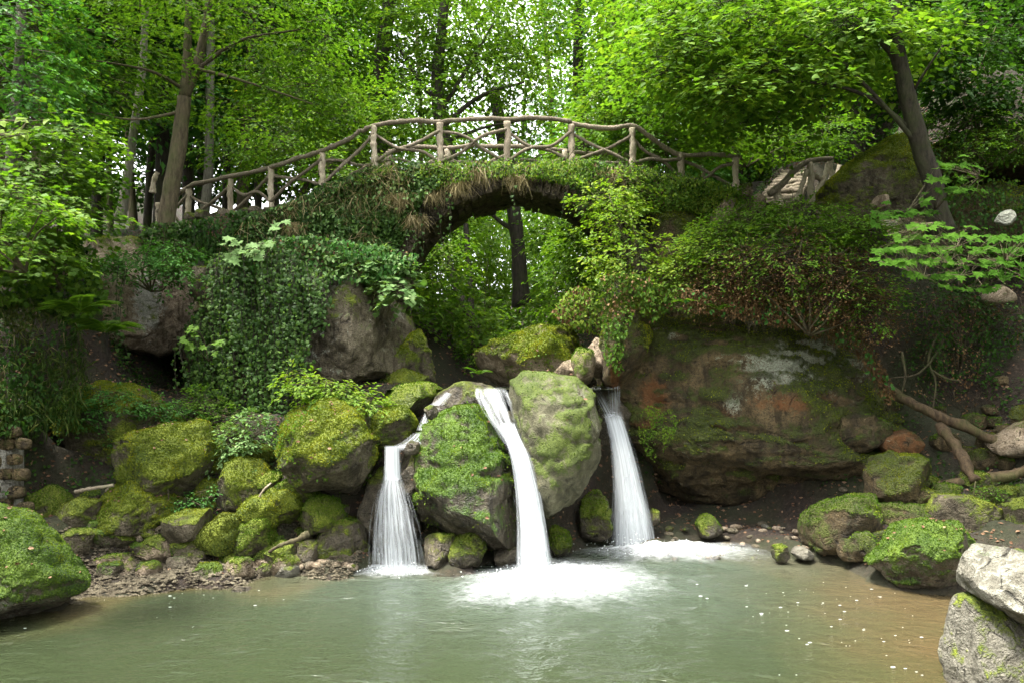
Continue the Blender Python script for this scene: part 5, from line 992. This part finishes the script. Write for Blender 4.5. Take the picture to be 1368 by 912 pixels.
for k in range(300):
    px = rng.uniform(262, 440); top = np.interp(px, [262, 290, 330, 380, 425], [400, 345, 332, 335, 365]) + rng.uniform(-6, 60) * (rng.random() < .6)
    bot = np.interp(px, [262, 300, 350, 400, 440], [560, 590, 570, 530, 420]) - rng.uniform(0, 110) * rng.random(); Y0 = np.interp(px, [262, 300, 340, 400, 425], [15.7, 15.3, 15.15, 15.0, 15.0])
    gap = math.sin(px * .19) + .6 * math.sin(px * .071 + 1)
    if gap < -.25: bot = top + (bot - top) * rng.uniform(.15, .7)
    if rng.random() < .12: bot += rng.uniform(5, 30)
    if bot > top + 20: tops.append((px, top, bot, Y0 + rng.uniform(-.15, .15), Y0 - .35 - rng.uniform(0, .25)))
l, st = strands(tops, 72, .066, 'ivy', .048, .06)
mass('ivy_curtain', 'thick curtain of dark ivy hanging over the rock left of the great grey boulder', 'ivy', [('leaves', 'leaf_ivy', l), ('stems', 'bark_dark', st), ('young_leaves', 'leaf_mid', strands(tops[::5], 74, .05, 'ivy', .09, .09)[0])], tuple(W(340, 560, 15.0)))
l, st = strands([(163, 360, 450, 14.6, 14.5), (166, 360, 480, 14.6, 14.5), (160, 355, 490, 14.6, 14.5), (240, 455, 520, 14.8, 14.7), (243, 450, 500, 14.8, 14.7), (236, 460, 530, 14.8, 14.7)], 73, .06, 'ivy', .05, .03)
mass('ivy_strands', 'thin ivy strands dangling in front of the cave mouth', 'ivy', [('leaves', 'leaf_ivy', l), ('stems', 'bark_dark', st)], tuple(W(200, 520, 14.6)))
br_l = [(335,300),(360,282),(430,252),(500,222),(560,220),(600,228),(590,250),(564,275),(546,310),(528,345),(480,345),(420,340),(340,335),(300,330)]
mass('bridge_ivy', 'dark glossy ivy covering the left side of the stone bridge', 'ivy', [('leaves', 'leaf_ivy', mass_vf(br_l, 17.0, .6, 12000, .07, 'ivy', 81, cth=-.5)), ('leaves', 'leaf_pale', mass_vf(br_l, 16.85, .5, 700, .07, 'oval', 82, cth=.05)), ('grass', 'grass_dry', mass_vf(br_l, 16.9, .45, 2600, .30, 'blade', 83, nrm=(1, 0, 0), ax=(0, -.25, -1), cth=.02))], tuple(W(450, 330, 16.9)))
br_t = [(560,222),(640,218),(690,220),(770,216),(850,226),(930,242),(985,256),(1000,280),(960,292),(900,282),(850,290),(800,278),(770,254),(720,240),(670,240),(630,242),(598,250),(572,262)]
mass('bridge_weeds', 'mixed weeds, grass and moss hanging over the crown and right side of the bridge', 'weeds', [('leaves', 'leaf_ivy', mass_vf(br_t, 16.98, .3, 2600, .075, 'ivy', 84, cth=-.1)), ('leaves', 'leaf_yellow', mass_vf(br_t, 16.85, .6, 5000, .06, 'oval', 85, cth=-.2)), ('leaves', 'leaf_mid', mass_vf(br_t, 16.85, .6, 3500, .06, 'oval', 86, cth=-.1)), ('grass', 'grass_dry', mass_vf(br_t, 16.9, .3, 2600, .26, 'blade', 87, nrm=(1, 0, 0), ax=(0, -.3, -1), cth=.0)), ('litter', 'litter', mass_vf(br_t, 16.95, .25, 900, .06, 'oval', 88))], tuple(W(760, 280, 16.9)))
dk = [(470,214),(500,208),(588,212),(680,212),(770,210),(850,216),(985,250),(990,262),(850,236),(680,230),(588,230),(480,234)]
mass('deck_grass', 'short grass and weeds along the deck edge at the railing foot', 'grass', [('grass', 'grass_green', mass_vf(dk, 17.05, .3, 4000, .15, 'blade', 89, nrm=(1, 0, .2), ax=(0, -.2, 1), cth=-.4)), ('leaves', 'leaf_mid', mass_vf(dk, 17.05, .3, 900, .06, 'oval', 90))], tuple(W(700, 230, 17.0)))
bl_l = [(190,318),(212,300),(260,296),(320,284),(350,284),(345,330),(300,345),(240,352),(200,345)]
mass('slope_weeds', 'dark weeds and ivy on the slope below the left end of the railing', 'weeds', [('leaves', 'leaf_ivy', mass_vf(bl_l, 16.9, .5, 2600, .075, 'ivy4', 111, cth=-.2)), ('leaves', 'leaf_dark', mass_vf(bl_l, 16.8, .5, 1500, .08, 'oval', 112, cth=-.1)), ('litter', 'litter', mass_vf(bl_l, 17.0, .3, 800, .06, 'oval', 113, cth=-.2))], tuple(W(270, 345, 16.9)))
rs = [(1195,400),(1380,395),(1385,540),(1300,560),(1215,530)]
mass('slope_weeds', 'dark straggling weeds over the shaded wall under the sapling on the right', 'weeds', [('leaves', 'leaf_dark', mass_vf(rs, 15.6, .7, 2600, .065, 'oval', 114, cth=0.05)), ('leaves', 'leaf_brown', mass_vf(rs, 15.7, .5, 1300, .05, 'oval', 115, cth=-.05)), ('roots', 'bark', mass_vf(rs, 15.7, .5, 900, .3, 'blade', 116, nrm=(1, 0, 0), ax=(.2, -.2, -1), cth=0))], tuple(W(1290, 540, 15.6)))
ru = [(1225,240),(1240,190),(1385,150),(1385,345),(1230,340)]
mass('slope_weeds', 'green weeds patching the ledges of the right slope', 'weeds', [('leaves', 'leaf_dark', mass_vf(ru, 15.9, .6, 2600, .07, 'oval', 117, cth=.08)), ('leaves', 'leaf_mid', mass_vf(ru, 15.9, .6, 1600, .065, 'oval', 118, cth=.12))], tuple(W(1300, 330, 15.9)))
shrub('weeds', 'loose clumps of light green weeds standing up along the bridge edge', 'weeds', [B(x_, y_, 16.8, 20 + 6 * (j_ % 3), 9, .25) for j_, (x_, y_) in enumerate([(470,240),(530,228),(575,226),(735,224),(790,222),(835,228),(880,236),(925,246),(965,258),(900,268),(860,262)])], 230, 9, .065, 'oval', 'leaf_light', 92, L=(.12, .35), droop=.5, base=W(700, 229, 17.5))
rng = np.random.default_rng(91); tops = [(x_, y_ + rng.uniform(-4, 4), y_ + rng.uniform(25, 75), 16.75, 16.7) for x_, y_ in [(552,282),(558,276),(566,268),(585,256),(548,300),(600,250),(760,250),(772,254),(785,258),(798,262),(812,268),(826,272),(842,276),(856,280),(690,240)]]
l, st = strands(tops, 93, .065, 'ivy', .06, .04)
mass('ivy_strands', 'thin ivy strands trailing over the arch edge of the bridge', 'ivy', [('leaves', 'leaf_ivy', l), ('stems', 'bark_dark', st)], tuple(W(690, 300, 16.75)))
def grass_tuft(label, px, py, Y, n, Lb, mat, seed, ax=(0, -.4, -.9), w=.12, group=None, name='grass_tuft'):
    rng = np.random.default_rng(seed); c = W(px, py, Y); t = thing(name, label, 'grass', tuple(c), group)
    P = c + rng.normal(size=(n, 3)) * np.array([w, .06, .04]); a = np.array(ax) + rng.normal(size=(n, 3)) * np.array([.35, .3, .3]); V, F = leaves_vf(P, np.array([1, 0, 0]) + rng.normal(size=(n, 3)) * .8, a, Lb * rng.uniform(.5, 1.2, n), 'blade'); part('blades', V, F, M[mat], t, False, 'stuff')
for k, (px, py, lab) in enumerate([(642,228,'straw-coloured grass tuft hanging over the crown of the arch'), (612,246,'straw-coloured grass tuft above the left arch stones'), (576,256,'long dry grass tuft hanging at the left arch shoulder'), (556,290,'dry grass tuft hanging beside the left arch spring'), (816,230,'pale dry grass tuft hanging below the right posts'), (690,236,'small dry grass tuft near the middle post'), (535,262,'dry grass tuft among the bridge ivy'), (395,300,'dry grass tuft at the left bridge shoulder')]):
    grass_tuft(lab, px, py, 16.75, 260, .40, 'grass_dry', 150 + k)
top_gb = [(318,335),(360,320),(420,316),(520,332),(562,340),(540,372),(490,378),(445,378),(405,398),(350,380)]
mass('trailing_weeds', 'weeds and litter spilling over the top of the great grey boulder', 'weeds', [('leaves', 'leaf_cool', mass_vf(top_gb, 15.3, .5, 1500, .085, 'oval', 91, cth=-.15)), ('leaves', 'leaf_pale', mass_vf(top_gb, 15.2, .5, 500, .09, 'oval', 92, cth=-.05)), ('litter', 'leaf_brown', mass_vf(top_gb, 15.4, .4, 900, .06, 'oval', 93)), ('leaves', 'leaf_ivy', mass_vf(top_gb, 15.4, .5, 1800, .075, 'ivy4', 94))], tuple(W(440, 375, 15.4)))
lb = [(-40,395),(60,395),(112,430),(126,500),(112,560),(40,575),(-40,580)]
Yl = lambda x, y: np.interp(y, [390, 480, 580], [12.9, 12.3, 11.9]) + np.interp(x, [0, 120], [-.2, .9])
mass('bank_grass', 'long green and straw grass hanging down the left bank', 'grass', [('grass', 'grass_green', mass_vf(lb, Yl, .6, 3600, .26, 'blade_w', 95, nrm=(1, 0, .2), ax=(.1, -.45, -.9), cth=-.3)), ('grass', 'grass_dry', mass_vf(lb, Yl, .5, 160, .28, 'blade', 96, nrm=(1, 0, .2), ax=(.1, -.45, -.9), cth=-.05)), ('leaves', 'leaf_dark', mass_vf(lb, Yl, .6, 2200, .075, 'oval', 97, cth=-.05))], tuple(W(40, 570, 12.1)))
lu = [(-40,300),(60,300),(130,330),(150,400),(112,440),(60,410),(-40,410)]
mass('bank_weeds', 'dark leafy weeds clothing the upper left bank', 'weeds', [('leaves', 'leaf_dark', mass_vf(lu, lambda x, y: np.interp(x, [0, 140], [12.6, 14.0]), .6, 2200, .09, 'oval', 98, cth=-.3)), ('leaves', 'leaf_mid', mass_vf(lu, lambda x, y: np.interp(x, [0, 140], [12.4, 13.8]), .5, 1300, .085, 'maple', 99))], tuple(W(60, 410, 13)))
fr = [(905,385),(960,392),(1040,400),(1110,420),(1160,455),(1195,520),(1180,540),(1140,470),(1060,440),(980,425),(915,415)]
mass('root_fringe', 'fringe of dead roots and brown fronds under the bracken on the cliff face', 'fringe', [('fronds', 'leaf_brown', mass_vf(fr, lambda x, y: 14.35 + 0 * x, .3, 2600, .06, 'simple', 100, cth=-.4)), ('roots', 'bark', mass_vf(fr, 14.4, .3, 2200, .26, 'blade', 101, nrm=(1, 0, 0), ax=(0, -.1, -1))), ('leaves', 'leaf_cool', mass_vf(fr, 14.2, .2, 160, .08, 'oval', 102))], tuple(W(1050, 440, 14.4)))
pl = [(800,372),(830,362),(870,372),(905,385),(900,410),(868,430),(850,410),(836,440),(826,500),(806,480),(803,420)]
mass('pillar_weeds', 'ferny weeds and shaggy moss draped over the cliff pillar', 'weeds', [('moss', 'grass_green', mass_vf(pl, 14.7, .4, 4000, .14, 'blade', 103, nrm=(1, 0, 0), ax=(-.1, -.2, -1), cth=-.3)), ('leaves', 'leaf_mid', mass_vf(pl, 14.6, .4, 800, .07, 'oval', 104)), ('leaves', 'leaf_brown', mass_vf(pl, 14.7, .4, 400, .06, 'oval', 105))], tuple(W(840, 420, 14.7)))
hb = [(735,420),(760,385),(800,378),(812,420),(806,450),(770,440)]
mass('bank_weeds', 'brownish weeds on the bank above the ochre boulder', 'weeds', [('leaves', 'leaf_brown', mass_vf(hb, 16.2, .5, 700, .07, 'oval', 106)), ('leaves', 'leaf_yellow', mass_vf(hb, 16.1, .5, 600, .075, 'oval', 107))], tuple(W(775, 440, 16)))
cp = [(850,560),(864,540),(884,546),(900,540),(904,570),(894,600),(880,622),(862,606),(852,584)]
mass('moss_patch', 'soft green liverwort patch on the cliff beside the tallest waterfall', 'moss', [('moss', 'moss_green', mass_vf(cp, 14.68, .05, 1500, .03, 'tuft', 108, clump=4.5, cth=.12))], tuple(W(875, 605, 14.7)))

# ------------------------------------------------------------------ ground cover on the slopes
Fq = q2t(GF); cen = P3[Fq].mean(1); sel = (abs(cen[:, 0]) < 11.5) & (cen[:, 1] > 11.2) & (cen[:, 1] < 24) & (cen[:, 2] > .12)
rng = np.random.default_rng(3); p, nn, _ = scatter_on(P3, Fq[sel], 26000, rng); nn[nn[:, 2] < 0] *= -1; m = len(p)
V, F = leaves_vf(p + nn * .01, nn + rng.normal(size=(m, 3)) * .4, rnd_dir(m, rng) * np.array([1, 1, .3]), .07 * rng.uniform(.6, 1.3, m), 'simple')
o = link('leaf_litter', mesh_np('leaf_litter', V, F, M['litter'], False)); tag(o, 'brown dead leaves scattered over the banks', 'leaf litter', kind='stuff')
cl = fbm(cen, .9, 3, 9); sel2 = (abs(cen[:, 0]) < 12.5) & (cen[:, 1] > 11.5) & (cen[:, 1] < 26) & (cen[:, 2] > 1.0) & (cl > -.05) & ~((abs(cen[:, 0]) < 2.2) & (cen[:, 2] < 3.2))
p, nn, _ = scatter_on(P3, Fq[sel2], 36000, rng); nn[nn[:, 2] < 0] *= -1; m = len(p); p = p + nn * rng.uniform(0, .16, (m, 1))
V, F = leaves_vf(p, nn + np.array([0, -.3, .5]) + rng.normal(size=(m, 3)) * .4, rnd_dir(m, rng) * np.array([1, 1, .4]), .075 * rng.uniform(.6, 1.3, m), 'simple')
o = link('ground_cover', mesh_np('ground_cover', V, F, M['leaf_dark'], False)); tag(o, 'low green herbs covering the banks and slopes', 'ground cover', kind='stuff')

# ------------------------------------------------------------------ ferns
def frond_mesh():
    mb = MB(); n = 26; t_ = np.linspace(0, 1, 12); path = np.stack([t_ * 0, t_ * .62, .34 * t_ - .42 * t_ ** 2], 1); mb.add(*tube_t(path, .005, .002, 4, 12, 0))
    tt = np.linspace(.1, 1, n); c = np.stack([tt * 0, tt * .62, .34 * tt - .42 * tt ** 2], 1); ln = .17 * np.sin(np.pi * (tt * .88 + .1)) ** .8 + .012
    for s in (-1, 1):
        V, F = leaves_vf(c, np.tile([0, 0, 1.0], (n, 1)), np.tile([s * 1.0, .38, -.12], (n, 1)), ln, 'leaflet'); mb.add(V, F)
    return mesh_np('frond', *mb.get(), M['leaf_mid'], False)
FM = frond_mesh()
for k, (px, py, Y, nf, s, lab) in enumerate([(105, 420, 12.3, 10, 1.1, 'dark fern on the left bank beside the cave roof'), (142, 445, 12.9, 9, .95, 'fern hanging at the corner of the cave mouth'), (70, 300, 11.3, 7, .8, 'fern under the bright yellow-green bush'), (915, 405, 14.2, 6, .5, 'small fern at the left end of the bracken'), (962, 415, 14.1, 5, .45, 'tiny fern on the cliff under the bracken'), (865, 285, 16.2, 7, .6, 'light fern on the right side of the bridge'), (1120, 330, 14.0, 8, .7, 'fern among the bush beneath the sloping boulder'), (640, 500, 16.0, 5, .5, 'small fern at the stream edge under the arch')]):
    t = thing('fern', lab, 'fern', tuple(W(px, py, Y))); rg = np.random.default_rng(k)
    for j in range(nf):
        o = link('frond', FM, t); o.rotation_euler = (rg.uniform(.1, .5), rg.uniform(-.2, .2), 2 * math.pi * j / nf + rg.uniform(-.3, .3) + math.pi); o.scale = (s * rg.uniform(.8, 1.2),) * 3

# ------------------------------------------------------------------ sprays of large leaves
def spray(name, label, poly, Y, thick, n, size, tpl, mat, seed, nrm=(0, -.8, .9), ax=(0, -.7, -.35), base=None, layers=6):
    rng = np.random.default_rng(seed); q = sample_poly(poly, n, rng); lo, hi = np.min(poly, 0), np.max(poly, 0); h = (hi[1] - lo[1]) / layers
    q[:, 1] = q[:, 1] * .5 + .5 * (np.round(q[:, 1] / h) * h); Yv = Y + rng.uniform(-thick, thick, n); P = np.array([W(a, b, c) for (a, b), c in zip(q, Yv)])
    b0 = W(*base) if base else P.mean(0) + np.array([0, .5, -.4]); t = thing(name, label, 'plant', tuple(b0))
    A = np.array(ax) + rng.normal(size=(n, 3)) * np.array([.9, .3, .15]); NR = np.array(nrm) + rng.normal(size=(n, 3)) * .3; S = size * rng.uniform(.6, 1.2, n)
    big_leaves(t, P, NR, A, S, tpl, mat, seed); mb = MB(); hub = P[rng.choice(n, max(3, n // 12), replace=False)]
    for hcen in hub: mb.add(*tube_t([b0, (b0 + hcen) / 2 + rng.normal(size=3) * .08, hcen], .012, .005, 5, 8))
    for i in range(n):
        hcen = hub[np.argmin(((hub - P[i]) ** 2).sum(1))]; mb.add(*tube_t([hcen, P[i]], .005, .003, 3, 3, caps=False))
    V, F = mb.get(); part('stems', V, F, M['bark'], t, True, 'stuff')
spray('maple_sapling', 'sycamore sapling with wide flat leaves spread before the dark right slope', [(1172,318),(1230,292),(1300,305),(1378,318),(1380,372),(1330,392),(1270,388),(1215,366),(1165,350)], 12.3, .9, 290, .145, 'maple', 'leaf_deep', 201, base=(1310, 350, 15.9))
spray('maple_sapling', 'small sycamore spray hanging before the leaning trunk', [(1160,270),(1225,275),(1260,205),(1310,215),(1320,262),(1270,262),(1230,300),(1170,296)], 13.3, .4, 70, .17, 'maple', 'leaf_deep', 202, base=(1262, 300, 14.6))
spray('maple_sapling', 'pale big-leaved seedling rooted above the ivy curtain', [(288,332),(300,318),(350,325),(385,282),(378,302),(352,345),(305,345)], 14.7, .25, 34, .19, 'maple', 'leaf_pale', 203, nrm=(0, -.7, .8))
spray('branch_tip', 'sunlit yellow-green leaves on a twig entering at the left picture edge', [(-20,166),(40,156),(72,158),(60,176),(20,190),(-20,196)], 7.0, .2, 22, .10, 'oval', 'leaf_yellow', 204, base=(-30, 190, 7.2), layers=2)
spray('seedling', 'single pale leafy seedling beside the cave mouth', [(232,450),(250,436),(292,450),(290,474),(250,460)], 14.4, .15, 12, .17, 'maple', 'leaf_light', 205)
spray('floating_twig', 'leafy twig lying in the water at the left shore', [(150,786),(186,786),(190,800),(155,802)], 11.3, .1, 9, .10, 'oval', 'leaf_pale', 206, nrm=(0, 0, 1), base=(110, 768, 11.8), layers=1)

# ------------------------------------------------------------------ fallen logs, roots, driftwood
def stick(name, label, pts, r0, r1, mat, seed, cat='log', sides=9):
    P = wpath(pts); V, F = tube(P, r0, r1, sides + 3, len(P) * 8, .34, seed, wob=r0 * .8); o = link(name, mesh_np(name, V - P[0], F, M[mat])); o.location = P[0]; tag(o, label, cat)
stick('fallen_log', 'long fallen log slanting down from the cliff into the dark hollow', [(1180,512,14.8),(1215,535,14.3),(1262,560,14.0),(1340,588,13.8)], .095, .08, 'bark_mid', 1)
stick('fallen_log', 'short bare log propped on the mossy rock below the long log', [(1254,566,14.0),(1275,596,13.6),(1304,642,13.1)], .085, .09, 'bark_mid', 2)
stick('fallen_log', 'curved brown log lying along the top of the right shore rocks', [(1214,652,13.7),(1262,648,13.4),(1330,636,13.2),(1400,618,13.0)], .085, .10, 'bark_mid', 3)
stick('driftwood', 'reddish piece of driftwood on the left shore stones', [(360,737,12.15),(376,727,12.1),(394,721,12.15),(412,712,12.3)], .022, .05, 'bark', 4, 'driftwood')
stick('stick', 'bare pale stick lying on the leaf litter below the weedy mound', [(100,656,12.5),(125,652,12.5),(152,648,12.5)], .03, .025, 'wood', 5, 'stick')
stick('stick', 'thin bare stick leaning on the olive rock beneath the large bright boulder', [(340,678,12.6),(352,655,12.6),(362,645,12.7)], .02, .015, 'wood', 6, 'stick')
stick('stick', 'dead twig lying from the shore into the water', [(104,764,11.9),(130,770,11.7),(160,786,11.3)], .014, .01, 'wood_dark', 7, 'stick', 5)
stick('broken_stump', 'pale broken stake standing behind the forked maple', [(203,258,19.5),(206,240,19.5),(210,230,19.5)], .07, .05, 'wood', 8, 'stump')
for k, (pts, lab) in enumerate([([(1250,450,15.6),(1240,480,15.4),(1250,510,15.3),(1246,545,15.2)], 'gnarled root hanging down the dark right wall'), ([(1262,455,15.6),(1250,475,15.4),(1225,500,15.2),(1190,505,15.0)], 'thin root crossing the dark right wall towards the cliff'), ([(1246,495,15.4),(1262,505,15.2),(1285,510,15.2)], 'short side root on the dark right wall'), ([(1205,470,15.4),(1210,500,15.2),(1204,530,15.1)], 'straight root beside the cliff edge')]):
    stick('root', lab, pts, .03, .012, 'bark', 20 + k, 'root', 6)

# ------------------------------------------------------------------ fallen leaves and small plants on the boulders
rng = np.random.default_rng(31); LP, LNn = [], []
for kk, n in (('R3', 70), ('R23', 60), ('R24', 70), ('R25', 60), ('R22', 40), ('R2', 25), ('R15', 40), ('R1', 25), ('R7', 80), ('R37', 40)):
    o_, V, F, vn = ROCKS[kk]; p, nn, _ = scatter_on(V, F, n, rng, np.maximum(0, vn[:, 2] - .25) * (vn[:, 1] < .5)); LP.append(p + nn * .02); LNn.append(nn)
P = np.concatenate(LP); Nn = np.concatenate(LNn); m = len(P)
V, F = leaves_vf(P, Nn + rng.normal(size=(m, 3)) * .35, rnd_dir(m, rng) * np.array([1, 1, .2]), .06 * rng.uniform(.5, 1.2, m), 'oval')
o = link('fallen_leaves', mesh_np('fallen_leaves', V, F, M['litter'], False)); tag(o, 'dry brown leaves fallen on the mossy boulders', 'fallen leaves', kind='stuff')
for kk, n, mt, lab in (('R3', 420, 'leaf_mid', 'small leafy plants creeping over the large bright mossy boulder'), ('R25', 200, 'leaf_mid', 'tiny leafy plants on the mossy pointed boulder'), ('R23', 380, 'leaf_cool', 'creeping weeds on the side of the broad mossy mound'), ('R2', 160, 'moss_green', 'liverwort clumps on the rounded boulder between the falls'), ('R7', 220, 'leaf_yellow', 'small yellowish plants on the ochre boulder under the arch')):
    o_, V, F, vn = ROCKS[kk]; cl_ = sstep(.05, .35, fbm(V, 2.1, 3, 66)) * (vn[:, 1] < .3); p, nn, _ = scatter_on(V, F, n, rng, cl_); p = p + nn * rng.uniform(.01, .06, (n, 1))
    V, F = leaves_vf(p, nn + np.array([0, 0, .6]) + rng.normal(size=(n, 3)) * .35, rnd_dir(n, rng) + nn * .5, .045 * rng.uniform(.6, 1.3, n), 'oval')
    t = thing('creeping_plant', lab, 'plant', tuple(np.array(o_.location))); part('leaves', V, F, M[mt], t, False, 'stuff')
